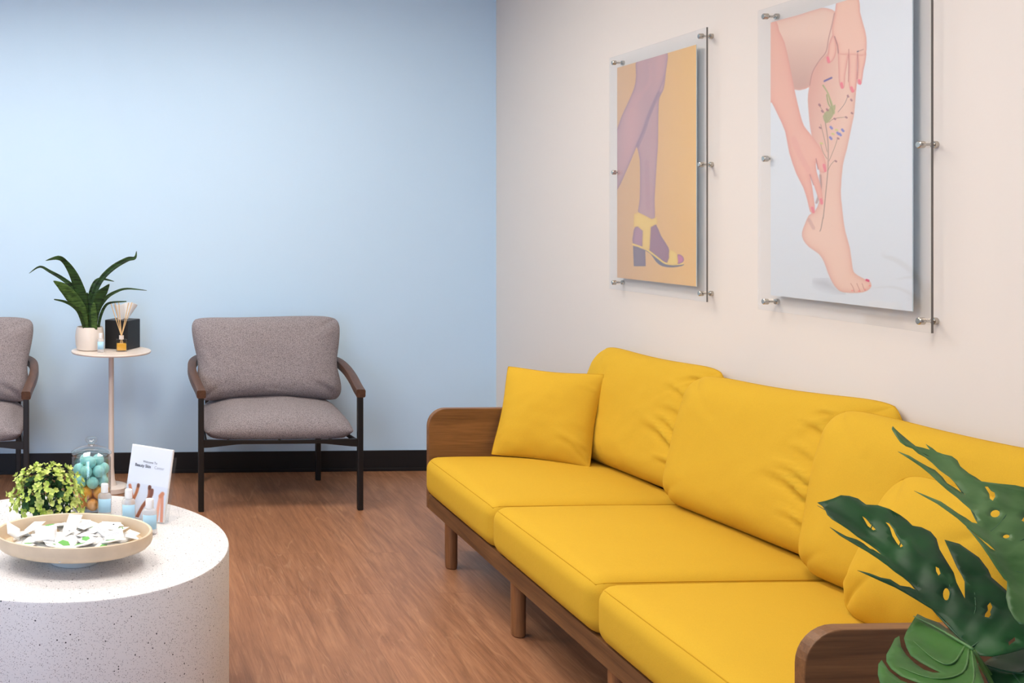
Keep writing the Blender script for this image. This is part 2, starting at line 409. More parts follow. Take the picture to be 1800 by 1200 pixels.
# ------------------------------------------------------------------ soft cushions
def wrinkle_sum(x, y, wr):
    s = 0
    for (x0, y0, ang, L, wd, amp) in wr:
        ca, sa = math.cos(ang), math.sin(ang)
        a = (x-x0)*ca+(y-y0)*sa; b = -(x-x0)*sa+(y-y0)*ca
        b += .12*L*math.sin(a/L*2.6)
        if -.15*L < a < L:
            f = (1-max(a, 0)/L)**1.3 * min(1, (a+.15*L)/(.15*L+1e-6))
            wv = wd*(.7+.6*max(a, 0)/L)
            s += amp*f*(math.exp(-(b/wv)**2) - .55*math.exp(-((b-1.7*wv)/wv)**2))
    return s
def pillow(name, w_, h_, t_, mat, Mx, parent=None, origin=None, n=44, pinch=.04, corner=.0, p=4.0, q=.5, wr=(), seed=0, lump=.004,
           heavy=0.0, back=1.0, dent=None, shape=None, wedge=0.0, seam=None, botsq=0):
    """Mx maps local (x width, y height, z thickness) to the world"""
    par = [math.sin(PI/2*(-1+2*i/n)) for i in range(n+1)]
    vs = []; ids = {}
    def P(u, v, side):
        x = u*(1-pinch*(1-v*v)**2 if True else 1); y = v*(1-pinch*(1-u*u)**2)
        if corner:
            mm = max(abs(u), abs(v)); ce = corner if v > 0 else corner+botsq; f_ = mm/((abs(u)**ce+abs(v)**ce)**(1/ce)) if mm > 1e-9 else 1
        else: f_ = 1
        x2, y2 = x*f_, y*f_
        T = max(0, (1-abs(u)**p)*(1-abs(v)**p))**q
        th = t_/2*(1-heavy*v)*(1-wedge*u)
        X, Y = x2*w_/2, y2*h_/2
        nz = noise.noise(Vector((X*7+seed*3.1, Y*7, seed*1.7)))*lump + noise.noise(Vector((X*22+seed, Y*22, 5)))*lump*.35
        edge = min(1, T*1.6)
        Z = side*(th*T*(1 if side > 0 else back)) + (nz*edge*side)
        if side > 0: Z += wrinkle_sum(X, Y, wr)*min(1, T*2.5)
        if shape: X, Y, Z = shape(X, Y, Z, u, v)
        return Mx @ Vector((X, Y, Z))
    fs = []
    for side in (1, -1):
        for i, u in enumerate(par):
            for j, v in enumerate(par):
                on = i in (0, n) or j in (0, n); key = (i, j, 0 if on else side)
                if key not in ids: ids[key] = len(vs); vs.append(P(u, v, side))
        for i in range(n):
            for j in range(n):
                q_ = []
                for a, b in ((i, j), (i+1, j), (i+1, j+1), (i, j+1)):
                    on = a in (0, n) or b in (0, n); q_.append(ids[(a, b, 0 if on else side)])
                fs.append(q_ if side > 0 else q_[::-1])
    o = obj(name, vs, fs, mat, parent, smooth=True, origin=origin)
    if seam:
        loop = [(i, 0) for i in range(n)]+[(n, j) for j in range(n)]+[(i, n) for i in range(n, 0, -1)]+[(0, j) for j in range(n, 0, -1)]
        g = G(); pts = [vs[ids[(a, b, 0)]] for a, b in loop[::2]]
        g.tube(pts, seam, 6, closed=True); g.obj('piping', M['seam'], o, smooth=True)
    return o
def frame_mx(c, xdir, ydir):
    x = Vector(xdir).normalized(); y = Vector(ydir); y = (y-x*y.dot(x)).normalized(); z = x.cross(y)
    m = Matrix((x, y, z)).transposed().to_4x4(); m.translation = Vector(c); return m
def box_cushion(name, x0, x1, y0, y1, z0, z1, r, crown, mat, parent, n=30, bulge=.006, seed=0, seamr=.0016):
    """upholstered block: rounded edges, crowned top, faintly bulging sides"""
    c = Vector(((x0+x1)/2, (y0+y1)/2, (z0+z1)/2)); h = Vector(((x1-x0)/2, (y1-y0)/2, (z1-z0)/2))
    def fn(p):
        q = Vector(p); inner = Vector([max(-h[k]+r, min(h[k]-r, q[k]*h[k])) for k in range(3)])
        d = Vector([q[k]*h[k]-inner[k] for k in range(3)])
        if d.length > 1e-9: d = d.normalized()*r
        w0 = inner+d; a, b = w0.x/h.x, w0.y/h.y; e = w0.z/h.z
        fx, fy, fz = max(0, 1-a**4), max(0, 1-b**4), max(0, 1-e**2)
        nz = noise.noise(Vector((w0.x*5+seed, w0.y*5, seed)))*.003
        if e > .0: w0.z += (crown*(1-a*a*.8)*(1-b*b*.9)+nz)*min(1, max(0, e))*min(fx+.15, 1)*min(fy+.15, 1)
        w0.x += bulge*a*fy*fz; w0.y += bulge*.4*b*fx*fz
        return c+w0
    par = []
    for i in range(n+1):
        t = -1+2*i/n; par.append(math.copysign(abs(math.sin(PI/2*t)), t))
    ids = {}; vs = []; fs = []
    def vid(p):
        k = tuple(round(x, 5) for x in p)
        if k not in ids: ids[k] = len(vs); vs.append(fn(p))
        return ids[k]
    for ax in range(3):
        for sgn in (-1, 1):
            for i in range(n):
                for j in range(n):
                    q = []
                    for a, b in ((i, j), (i+1, j), (i+1, j+1), (i, j+1)):
                        p = [0, 0, 0]; p[ax] = sgn; p[(ax+1) % 3] = par[a]; p[(ax+2) % 3] = par[b]; q.append(vid(p))
                    fs.append(q)
    o = obj(name, vs, fs, mat, parent, smooth=True)
    if seamr:
        g = G(); pts = []
        K = .62   # height of the seam line on the rounded top edge
        for k in range(120):
            th = 2*PI*k/120; cx, sy_ = math.cos(th), math.sin(th); mx_ = max(abs(cx), abs(sy_))
            pts.append(fn((cx/mx_, sy_/mx_, 1-(1e-4))))
        g.tube(pts, seamr, 6, closed=True); g.obj('seam', M['seam'], o, smooth=True)
    return o

# ------------------------------------------------------------------ sofa
SY0, SY1 = 1.86, 4.11       # near and far outer faces of the arms
sofa = thing('sofa', (1.75, (SY0+SY1)/2, 0), 'long mustard yellow sofa on a walnut frame with round legs, along the cream wall', 'sofa')
def arm_panel(y0, y1):
    xa, xb, z0, z1, r = 1.347, 2.15, .19, .607, .075
    prof = [(xa, z0)]
    for a in range(9): th = PI-a*PI/16; prof.append((xa+r+r*math.cos(th), z1-r+r*math.sin(th)))
    for a in range(9): th = PI/2-a*PI/16; prof.append((xb-r+r*math.cos(th), z1-r+r*math.sin(th)))
    prof.append((xb, z0)); n = len(prof)
    g = G().add([(x, y0, z) for x, z in prof]+[(x, y1, z) for x, z in prof],
                [tuple(range(n)), tuple(range(2*n-1, n-1, -1))]+[(i, (i+1) % n, n+(i+1) % n, n+i) for i in range(n)])
    o = g.obj('arm_panel', M['walnut_x'], sofa, bevel=.0025, bseg=2); return o
arm_panel(SY0, SY0+.03); arm_panel(SY1-.03, SY1)
G().box(1.347, 1.372, SY0+.03, SY1-.03, .19, .252).obj('front_rail', M['walnut_y'], sofa, bevel=.002)
G().box(2.125, 2.15, SY0+.03, SY1-.03, .19, .60).obj('back_panel', M['walnut_y'], sofa, bevel=.002)
G().box(1.372, 2.125, SY0+.03, SY1-.03, .215, .24).obj('seat_platform', M['walnut_y'], sofa)
for y in (3.92, 3.275, 2.63, 1.985):
    for x in (1.385, 2.09):
        g = G().lathe([(0, 0), (.019, 0), (.0225, .004), (.024, .02), (.025, .215), (0, .215)], (x, y, 0), 24)
        auto_smooth(g.obj('leg', M['walnut_z'], sofa))
        # dark felt glide under every leg
cuts = [SY0+.032, 2.650, 3.372, SY1-.032]
for i, (a, b) in enumerate(zip(cuts, cuts[1:])):
    box_cushion('seat_cushion', 1.325, 2.06, a+.001, b-.001, .252, .416, .050, .022, M['yellow'], sofa, seed=i*3+1)
R = math.radians
def back_cushion(yfar, ynear, xfar, xnear, seed, wr, ztop=.875, lean=.20, t=.205, rise=0.0):
    bl = Vector((xfar, yfar, .415)); br = Vector((xnear, ynear, .415))
    xd = (br-bl); w_ = xd.length; out = Vector((xd.y, -xd.x, 0)).normalized()    # towards the room
    if out.x > 0: out = -out
    up = Vector((0, 0, 1))-out*lean*1.0
    h_ = (ztop-.415)*math.sqrt(1+lean*lean)
    c = (bl+br)/2+up.normalized()*h_/2
    mx = frame_mx(c, xd, up)
    if (mx.to_3x3() @ Vector((0, 0, 1))).dot(out) < 0: raise Exception('side')
    def shp(X, Y, Z, u, v):
        Y += .008*u*u*max(0, v) - .012*max(0, v)*(1-u*u) + rise*u*max(0, v)      # raised corners, sagging middle of the top edge
        return X, Y, Z
    return pillow('back_cushion', w_, h_, t, M['yellow'], mx, sofa, n=64, pinch=.0, corner=6.5, p=5, q=.5, wr=wr, seed=seed, lump=.007,
                  heavy=.22, botsq=9, back=.75, wedge=.10, shape=shp, seam=.0018)
def folds(w_, h_, seed, inset=.075):
    rnd = random.Random(seed); f = []
    x = w_/2-inset
    # gathers running in from the near edge, where the next cushion presses
    for y, L, wd, am in ((.12, .12, .010, .009), (.055, .10, .009, .007), (-.015, .16, .012, .011), (-.055, .21, .015, .014), (-.13, .09, .010, .008)):
        f.append((x*.93, y+rnd.uniform(-.008, .008), PI-rnd.uniform(-.05, .30), L*rnd.uniform(.85, 1.2), wd, am*2.0))
    f += [(x*1.05, h_*.40, PI+.25, .12, .008, .012), (x*1.1, h_*.33, PI-.35, .12, .009, .014), (x*1.12, h_*.24, PI-.2, .12, .009, .012), (x*.95, h_*.36, PI+.7, .10, .008, .010), (-x*.2, h_*.42, .1, .16, .006, .004),
          (-x*.75, h_*.30, -1.1, .16, .016, .004), (-x*.6, h_*.28, -1.25, .18, .016, .004)]
    return f
back_cushion(4.07, 3.345, 1.99, 2.07, 1, folds(.74, .47, 1), ztop=.875)
back_cushion(3.375, 2.585, 1.965, 2.075, 2, folds(.79, .47, 2, .15), ztop=.882, rise=.018)
back_cushion(2.70, 1.90, 1.955, 2.07, 3, folds(.79, .47, 3, .12), ztop=.880)

def throw_pillow(bl, br, lean, h_, t, label, seed, wr, skew=0, back=.55, corner=0):
    bl, br = Vector(bl), Vector(br); xd = br-bl; w_ = xd.length
    out = Vector((xd.y, -xd.x, 0)).normalized()
    if out.x > 0: out = -out
    up = (Vector((0, 0, 1))-out*lean).normalized()
    c = (bl+br)/2+(up+xd.normalized()*skew)*h_/2
    mx = frame_mx(c, xd, up)
    def shp(X, Y, Z, u, v): return X+skew*Y, Y, Z
    o = pillow('throw_pillow', w_, h_, t, M['yellow'], mx, None, origin=(c.x, c.y, bl.z), n=56, pinch=.045, corner=corner, p=2.6, q=.62, wr=wr, seed=seed, lump=.008, seam=.0022, shape=shp, back=back)
    return props(o, label, 'pillow', 'yellow throw pillows on the sofa')
wf = [(.19, -.17, 2.6, .20, .010, .010), (.19, -.13, 2.9, .16, .010, .008), (.19, .10, 2.9, .10, .009, .006), (-.20, -.13, .9, .10, .009, .007), (-.2, .06, -.3, .08, .008, .006), (.19, -.06, 2.9, .10, .008, .006)]
throw_pillow((1.595, 4.035, .428), (1.885, 3.795, .43), .40, .372, .14, 'square yellow throw pillow leaning in the far corner of the sofa', 11, wf, .07)
throw_pillow((1.80, 2.385, .43), (1.84, 1.985, .43), .32, .385, .19, 'yellow throw pillow leaning by the near arm, behind the big split leaves', 12, wf, .16, .35, 5)

# ------------------------------------------------------------------ armchair
def build_chair():
    X0, X1, YFt, YBk = .457, 1.224, 4.72, 5.268
    xc = (X0+X1)/2
    t = thing('armchair', (xc, (YFt+YBk)/2, 0), 'grey upholstered armchair with walnut arms and black legs, between the side table and the sofa', 'chair',
              'grey armchairs against the blue wall')
    s = .0135
    for x in (X0, X1):
        G().box(x-s, x+s, YFt-s, YFt+s, 0, .555).obj('leg', M['black'], t, bevel=.004, bseg=3)
    for x in (X0+.052, X1-.085):
        G().box(x-s, x+s, YBk-s, YBk+s, 0, .50).obj('leg', M['black'], t, bevel=.004, bseg=3)
    # frame: shaped front rail, side rails, back rail
    g = G(); n = 24; top = []; bot = []
    for i in range(n+1):
        u = -1+2*i/n; x = xc+u*(X1-X0)/2*.965
        top.append((x, .342-.006*(1-u*u))); bot.append((x, .322-.0*u - .018*max(0, abs(u)-.55)/.45*(1 if abs(u) < .93 else .9)))
    m_ = n+1; vs = [(x, y, z) for y in (YFt-.010, YFt+.012) for x, z in top+bot]; fs = []
    for i in range(n):
        fs += [(i, i+1, m_+i+1, m_+i), (2*m_+i, 3*m_+i, 3*m_+i+1, 2*m_+i+1), (i, 2*m_+i, 2*m_+i+1, i+1), (m_+i, m_+i+1, 3*m_+i+1, 3*m_+i)]
    fs += [(0, m_, 3*m_, 2*m_), (n, 2*m_+n, 3*m_+n, m_+n)]; g.add(vs, fs)
    for x0, x1 in ((X0, X0+.052), (X1, X1-.085)):
        g.tube([(x0+(.02 if x0 == X0 else -.02), YFt, .333), (x1, YBk, .345)], .010, 8)
    g.tube([(X0+.085, YBk, .33), (X1-.085, YBk, .33)], .011, 8)
    for f in (-.25, 0, .25): g.tube([(xc+f, YFt, .332), (xc+f*.9, YBk, .345)], .006, 6)
    g.obj('seat_frame', M['black'], t)
    g = G(); g.tube([(X0+.085, YBk, .33), (X0+.085, YBk, .50), (X0+.11, YBk+.03, .64)], .011, 8)
    g.tube([(X1-.085, YBk, .33), (X1-.085, YBk, .50), (X1-.11, YBk+.03, .64)], .011, 8)
    g.tube([(X0+.10, YBk+.015, .52), (X1-.10, YBk+.015, .52)], .009, 8)
    g.obj('back_frame', M['black'], t, smooth=True)
    for sg in (-1, 1):
        E_ = X0 if sg < 0 else X1
        pts = [(E_-sg*0, YFt-.018, .562), (E_+sg*.004, YFt+.06, .575), (E_+sg*.014, YFt+.20, .600), (E_+sg*.014, YFt+.34, .625),
               (E_-sg*.005, YFt+.46, .645), (E_-sg*.06, YFt+.56, .655), (E_-sg*.15, YFt+.61, .658), (E_-sg*.26, YFt+.625, .658)]
        g = G().tube(catmull(pts, 6), .02, sq=(.044, .040)); o = g.obj('armrest', M['armwood'], t, bevel=0)
        auto_smooth(o, 40)
    # seat: wide, rounded front, crowned
    n = 40; ids = {}; vs = []; fs = []
    par = [math.sin(PI/2*(-1+2*i/n)) for i in range(n+1)]
    def seat(u, v, sd):
        yy = (v+1)/2                       # 0 front, 1 back
        hw = .374-.030*yy - .09*max(0, yy-.75)
        x = xc+u*hw*math.sqrt(1-.10*v*v); y = YFt+.012+yy*.50*(1) + (-.012)*(1-u*u)*(1-yy)
        T = max(0, (1-abs(u)**4.6)*(1-abs(v)**4.2))**.5
        z = .376+.036*yy
        z += (.074*T if sd > 0 else -.040*min(1, T*2.2))
        if sd > 0: z += .020*(1-u*u)*(1-v*v) + .012*noise.noise(Vector((x*5, y*5, 2)))*T
        return (x, y, z)
    for sd in (1, -1):
        for i in range(n+1):
            for j in range(n+1):
                on = i in (0, n) or j in (0, n); k_ = (i, j, 0 if on else sd)
                if k_ not in ids: ids[k_] = len(vs); vs.append(seat(par[i], par[j], sd))
        for i in range(n):
            for j in range(n):
                q = []
                for a, b in ((i, j), (i+1, j), (i+1, j+1), (i, j+1)):
                    on = a in (0, n) or b in (0, n); q.append(ids[(a, b, 0 if on else sd)])
                fs.append(q)
    obj('seat', vs, fs, M['grey'], t, smooth=True)
    # back cushion: a loose slab, wider at the top corners
    mx = frame_mx((xc-.002, 5.105, .668), (1, 0, 0), (0, .30, 1))
    def shp(X, Y, Z, u, v):
        X *= 1.0+.055*v*abs(v) if v > 0 else 1.0-.012*v*v
        X *= 1-.045*math.exp(-((v+.12)/.35)**2)
        Y += .016*u*u*max(0, v)+.006*math.sin(u*3+1)*max(0, v)
        if v < 0: Y += -.0*v
        Y += (.030*(1-u*u))*max(0, -v)           # lower edge arches up over the seat
        return X, Y, Z
    wr = [(-.34, .03, -.7, .16, .012, .008), (-.33, -.02, -.5, .14, .012, .008), (.33, .12, 3.5, .10, .010, .006), (.33, -.16, 2.9, .14, .012, .007), (-.33, -.10, .1, .12, .012, .006), (0, -.19, .1, .22, .010, .006)]
    pillow('backrest', .765, .445, .19, M['grey'], mx, t, n=48, pinch=.012, corner=7.5, p=5, q=.5, wr=wr, seed=5, lump=.008, heavy=.1, shape=shp)
    return t
chair = build_chair()
c2 = copy_tree(chair); c2.location.x -= 1.600
c2['label'] = 'grey armchair cut off by the left edge of the photo, left of the side table'

# ------------------------------------------------------------------ side table
ST = Vector((.030, 5.10, 0)); TZ = .722
st = thing('side_table', ST, 'tall round beige pedestal side table holding the potted snake plant', 'table')
auto_smooth(G().lathe([(0, TZ-.014), (.17, TZ-.014), (.203, TZ-.010), (.206, TZ-.004), (.204, TZ), (0, TZ)], ST, 64).obj('tabletop', M['beige'], st))
auto_smooth(G().lathe([(0, .03), (.03, .03), (.019, .06), (.0145, .12), (.0135, .5), (.0135, TZ-.014), (0, TZ-.014)], ST, 24).obj('pole', M['beige'], st))
auto_smooth(G().lathe([(0, 0), (.083, 0), (.086, .004), (.086, .026), (.080, .030), (0, .030)], ST, 40).obj('base', M['beige'], st))

# snake plant: every leaf a part
pc = Vector((-.081, 5.115, TZ))
sp = thing('snake_plant', pc, 'snake plant with long arching dark green leaves in a white pot on the side table', 'plant')
auto_smooth(G().lathe([(0, 0), (.056, 0), (.066, .006), (.073, .03), (.075, .07), (.070, .108), (.066, .121), (.061, .121), (.062, .11), (.062, .098), (0, .098)], pc, 48).obj('pot', M['pot'], sp))
auto_smooth(G().lathe([(0, .100), (.058, .102), (.0625, .098)], pc, 32).obj('soil', M['soil'], sp))
def ribbon(name, pts, widths, fold, mat, parent, face=Vector((0, -1, 0)), thick=.0014, twist=0):
    P = catmull(pts, 5); k = len(P); vs = []; fs = []
    for i, p in enumerate(P):
        t = (P[min(i+1, k-1)]-P[max(i-1, 0)]).normalized()
        f = Matrix.Rotation(twist*i/k, 3, t) @ face
        sdv = t.cross(f); sdv.normalize(); nn = sdv.cross(t).normalized()
        if nn.dot(f) < 0: nn = -nn
        a = i/(k-1)*(len(widths)-1); j = min(int(a), len(widths)-2); wd = widths[j]+(widths[j+1]-widths[j])*(a-j)
        for q in (-1, -.5, 0, .5, 1):
            vs.append(p+sdv*q*wd/2+nn*(abs(q)*wd*fold))
    for i in range(k-1):
        for q in range(4): fs.append((i*5+q, i*5+q+1, i*5+q+6, i*5+q+5))
    return obj(name, vs, fs, mat, parent, smooth=True, solid=thick)
def spx(lst, yb, yt):
    n = len(lst); return [onY(x/5, 420+y/5, yb+(yt-yb)*i/(n-1)) for i, (x, y) in enumerate(lst)]
PXM = 5.1/1740/5
LV = [([(765, 790), (745, 640), (705, 470), (650, 320), (575, 205), (510, 165), (400, 190)], [45, 75, 100, 75, 45, 38, 2], 'snake', .10, 5.08, 4.96),
      ([(750, 790), (730, 620), (665, 450), (560, 355), (440, 285), (350, 243), (255, 302)], [35, 45, 42, 36, 26, 18, 2], 'snake', .2, 5.10, 5.10),
      ([(755, 790), (715, 620), (625, 500), (550, 420), (470, 368)], [45, 90, 105, 80, 6], 'snake2', .10, 5.07, 4.98),
      ([(742, 790), (712, 670), (650, 595), (570, 550), (475, 530)], [20, 30, 26, 22, 8], 'snake', .2, 5.06, 4.95),
      ([(800, 790), (805, 620), (835, 460), (900, 340), (1000, 245), (1120, 178), (1185, 165), (1200, 105)], [45, 60, 50, 48, 48, 40, 26, 2], 'snake', .15, 5.12, 5.12),
      ([(820, 790), (825, 640), (870, 510), (915, 455), (962, 395)], [55, 85, 100, 70, 4], 'snake', .10, 5.07, 5.0),
      ([(835, 790), (860, 630), (930, 520), (1020, 462), (1120, 436), (1290, 452)], [25, 40, 34, 24, 16, 3], 'snake', .2, 5.10, 5.14),
      ([(865, 790), (880, 690), (920, 595), (975, 558), (1112, 548)], [22, 26, 24, 18, 8], 'snake', .2, 5.08, 5.02),
      ([(785, 790), (785, 560), (820, 400), (885, 350), (1002, 372)], [40, 45, 28, 26, 4], 'snake', .2, 5.13, 5.17),
      ([(790, 795), (785, 690), (770, 560), (765, 470)], [70, 90, 80, 10], 'snake', .10, 5.075, 5.05),
      ([(830, 795), (828, 700), (822, 620), (826, 560)], [50, 56, 50, 16], 'snake2', .10, 5.055, 5.03)]
for lst, wd, mt, fo, yb, yt in LV:
    ribbon('leaf', spx(lst, yb, yt), [x*PXM for x in wd], fo, M[mt], sp)

# tissue box
tb = thing('tissue_box', (.090, 5.193, TZ), 'black cube tissue box with a white tissue on the side table', 'tissue box')
G().rbox((.090, 5.193), .136, .136, .150, R(-30), TZ).obj('box', M['black2'], tb, bevel=.0025)
g = G(); rnd = random.Random(4); n = 9
for i in range(n+1):
    for j in range(7):
        v = j/6; u = -1+2*i/n
        wd = .024+.042*v
        g.v.append(Vector((.092+u*wd+.006*v+.010*v*v, 5.19+.012*math.sin(u*5+v*2)*(.4+v)+.02*u, TZ+.148+v*.090-.010*abs(u)*v+.006*math.sin(u*4))))
for i in range(n):
    for j in range(6): g.f.append((i*7+j, i*7+j+1, (i+1)*7+j+1, (i+1)*7+j))
g.obj('tissue', M['paper'], tb, smooth=True, solid=.0015, subd=1)

# reed diffuser
dp = onZ(213.5, 617.5, TZ); dp = Vector((dp.x, dp.y, TZ))
rd = thing('reed_diffuser', dp, 'small square glass reed diffuser with amber oil in front of the tissue box', 'diffuser')
G().rbox(dp, .056, .040, .066, .05, TZ).obj('bottle', M['glass'], rd, bevel=.004)
G().rbox(dp, .048, .032, .036, .05, TZ+.006).obj('oil', M['amber'], rd, bevel=.003)
auto_smooth(G().lathe([(.012, .062), (.012, .082), (.009, .082), (.009, .062)], dp, 20).obj('neck', M['beige'], rd))
for (x, y) in ((968, 548), (1010, 560), (1043, 553), (1130, 560), (1160, 556)):
    top = onY(x/5, 420+y/5, dp.y+.01+(x-1060)*.0001)
    G().tube([dp+Vector(((dp.x-top.x)*.25, 0, .01)), dp+Vector((0, 0, .078)), top], .0021, 8).obj('reed', M['reed'], rd)

# ------------------------------------------------------------------ sanitizer bottle (re-used)
def small_bottle(c, label, hgt=.107, wd=.044, rot=.0):
    t = thing('sanitizer_bottle', c, label, 'bottle', 'small clear bottles with pale blue labels')
    prof = [(0, 0), (.42, 0), (.5, .004), (.5, .60), (.47, .66), (.36, .71), (.22, .73), (.22, .76), (0, .76)]
    g = G().lathe([(r*wd, z*hgt if z > .01 else z) for r, z in prof], c, 32, 1.0, .62)
    auto_smooth(g.obj('bottle_body', M['gel'], t))
    auto_smooth(G().lathe([(0, .735*hgt), (.27*wd, .735*hgt), (.27*wd, .96*hgt), (.24*wd, .985*hgt), (0, .985*hgt)], c, 24).obj('cap', M['white'], t))
    vs = []; fs = []; n = 14
    for i in range(n+1):
        a = -PI/2+(-1+2*i/n)*1.05
        for z in (.16, .56): vs.append((c.x+wd*.507*math.cos(a), c.y+wd*.62*.507*math.sin(a), c.z+z*hgt))
    for i in range(n): fs.append((2*i, 2*i+1, 2*i+3, 2*i+2))
    obj('label_sticker', vs, fs, M['bluelabel'], t, smooth=True, solid=.0004)
    t.rotation_euler.z = rot
    return t
bx = onZ(177, 619, TZ)
small_bottle(Vector((bx.x, bx.y, TZ)), 'small clear bottle with blue label in front of the snake plant pot', .098, .036)

# ------------------------------------------------------------------ drum coffee table
DT = .45; DC = Vector((-.119, 2.942, 0)); DR = .484
dt = G().lathe([(0, 0), (DR-.006, 0), (DR, .006), (DR, DT-.006), (DR-.0018, DT-.0018), (DR-.006, DT), (0, DT)], DC, 160)
dt = dt.obj('coffee_table', M['terrazzo'], None, origin=DC)
auto_smooth(dt); props(dt, 'round drum coffee table in speckled white terrazzo', 'table')

# oval bowl
BC = Vector((-.087, 2.745, DT)); BA, BB = .218, .157
bw = thing('bowl', BC, 'wide shallow oval pale wood bowl on the terrazzo table, full of white packets', 'bowl')
g = G()
def oval(prof, mat, name, n=96):
    g = G(); k = []
    for rx, ry, z in prof:
        k.append(list(range(len(g.v), len(g.v)+n)))
        for j in range(n): g.v.append(Vector((BC.x+rx*math.cos(2*PI*j/n), BC.y+ry*math.sin(2*PI*j/n), BC.z+z)))
    for a, b in zip(k, k[1:]):
        for j in range(n): g.f.append((a[j], a[(j+1) % n], b[(j+1) % n], b[j]))
    g.f.append(tuple(k[0])); g.f.append(tuple(k[-1]))
    o = g.obj(name, mat, bw); return auto_smooth(o, 30)
def ov(f, z, d=0): return (BA*f-d, BB*f-d, z)
oval([(.07, .055, .020), (.12, .08, .026), ov(.86, .042), ov(.945, .049), ov(.985, .058), ov(1, .066), ov(1.0, .083), ov(.995, .088), ov(.98, .090), ov(.962, .088), ov(.955, .083), ov(.95, .060), ov(.93, .050), ov(.6, .043), (.05, .04, .042)], M['bowl'], 'bowl_shell')
oval([(.062, .050, 0), (.066, .054, .002), (.070, .057, .012), (.075, .06, .0215), (.02, .02, .0215)], M['foot'], 'foot')
# packets heaped in the bowl
rnd = random.Random(8)
def packet_proto():
    t = thing('packet', (0, 0, 0), 'small white paper packet heaped in the oval bowl', 'packet', 'white packets in the oval bowl')
    n = 6; vs = []; fs = []; L, W_ = .058, .040
    for sd in (1, -1):
        for i in range(n+1):
            for j in range(n+1):
                u, v = -1+2*i/n, -1+2*j/n; T = (1-u**4)*(1-v**4)
                vs.append((u*L/2, v*W_/2, sd*(.0003+.0028*T)))
    m = (n+1)**2
    for i in range(n):
        for j in range(n):
            a, b, c, d = i*(n+1)+j, (i+1)*(n+1)+j, (i+1)*(n+1)+j+1, i*(n+1)+j+1
            fs += [(a, b, c, d), (m+d, m+c, m+b, m+a)]
    for i in range(n):
        for a, b in ((i*(n+1), (i+1)*(n+1)), (i*(n+1)+n, (i+1)*(n+1)+n), (i, i+1), (n*(n+1)+i, n*(n+1)+i+1)): fs.append((a, b, m+b, m+a))
    obj('wrapper', vs, fs, M['packet'], t, smooth=True)
    return t
pa = packet_proto()
def mark(t, kind):
    if kind == 'g':
        g = G().add([(-.024, -.004, .0028), (-.008, -.012, .0034), (.010, -.005, .0036), (.004, .008, .0036), (-.012, .009, .0034)], [(0, 1, 2, 3, 4)])
        g.obj('leaf_mark', M['greenmark'], t, solid=.0006)
    elif kind == 'd':
        g = G().lathe([(0, .0036), (.0028, .0036), (.0028, .0040), (0, .0040)], (.012, .002, 0), 12); g.obj('dot_mark', M['dot'], t)
    elif kind == 'l':
        G().box(-.018, .014, -.0035, -.0022, .0030, .0036).box(-.018, .006, .002, .0032, .0030, .0036).obj('print_line', M['inklight'], t)
pg = copy_tree(pa); mark(pg, 'g'); pd = copy_tree(pa); mark(pd, 'd'); pl_ = copy_tree(pa); mark(pl_, 'l')
pg['label'] = 'small white packet with a green leaf print, in the oval bowl'; pd['label'] = 'small white packet with a dark dot, in the oval bowl'
pl_['label'] = 'small white packet with faint grey print, in the oval bowl'
protos = {'a': pa, 'g': pg, 'd': pd, 'l': pl_}; used = set()
spots = []
for layer, (zz, cnt, rr) in enumerate(((.053, 16, .78), (.062, 22, .80), (.072, 24, .80), (.080, 16, .66))):
    for i in range(cnt):
        a = i*2.39996+layer*1.1; r_ = rr*math.sqrt((i+.5)/cnt)
        spots.append((BC.x+BA*r_*math.cos(a), BC.y+BB*r_*math.sin(a), BC.z+zz+rnd.uniform(-.003, .003), layer))
kinds = []
for s_ in spots: kinds.append('a' if s_[3] < 2 else rnd.choice('aalggdl'))
for (x, y, z, ly), kd in zip(spots, kinds):
    p0 = protos[kd]
    if kd in used: o = copy_tree(p0)
    else: used.add(kd); o = p0
    o.location = (x, y, z); tl = .05+.12*ly
    o.rotation_euler = (rnd.uniform(-tl, tl), rnd.uniform(-tl, tl), rnd.uniform(0, 2*PI))
WHERE = ('right', 'back right', 'back', 'back left', 'left', 'front left', 'front', 'front right')
for o in [x for x in COL.objects if x.name.startswith('packet') and x.parent is None]:
    if 'heaped' in o['label']: continue
    dx, dy = (o.location.x-BC.x)/BA, (o.location.y-BC.y)/BB; rr = math.hypot(dx, dy)
    w8 = WHERE[int(round(math.atan2(dy, dx)/(PI/4))) % 8]
    o['label'] = o['label'].replace('small ', '').replace('a green leaf print', 'green print').replace(', in the oval bowl', ', %s of the bowl' % ('at the centre' if rr < .15 else ('near the '+w8+' rim' if rr > .5 else 'just '+w8+' of the middle')))
# one packet stands up like a tent in the middle
o = copy_tree(pa); o.location = (BC.x-.075, BC.y-.045, BC.z+.094); o.rotation_euler = (1.0, .15, .1); o.scale = (1, 1, 1)
o['label'] = 'white packet propped up like a tent above the others in the bowl'; del o['group']
o = copy_tree(pa); o.location = (BC.x-.165, BC.y-.010, BC.z+.090); o.rotation_euler = (.9, .6, .8)
o['label'] = 'white packet sticking up at the left end of the bowl'; del o['group']

# three bottles behind the bowl
b3 = onZ(263, 938, DT); b2 = onZ(226, 919, DT); b1 = onZ(184, 908, DT)
small_bottle(Vector((b3.x, b3.y, DT)), 'small clear bottle with blue label, rightmost on the terrazzo table, before the flyer stand', .107, .046)
small_bottle(Vector((b2.x, b2.y, DT)), 'small clear bottle with blue label, middle one of three behind the bowl', .107, .044)
small_bottle(Vector((b1.x, b1.y, DT)), 'small clear bottle with blue label, before the glass jar of balls', .107, .044)

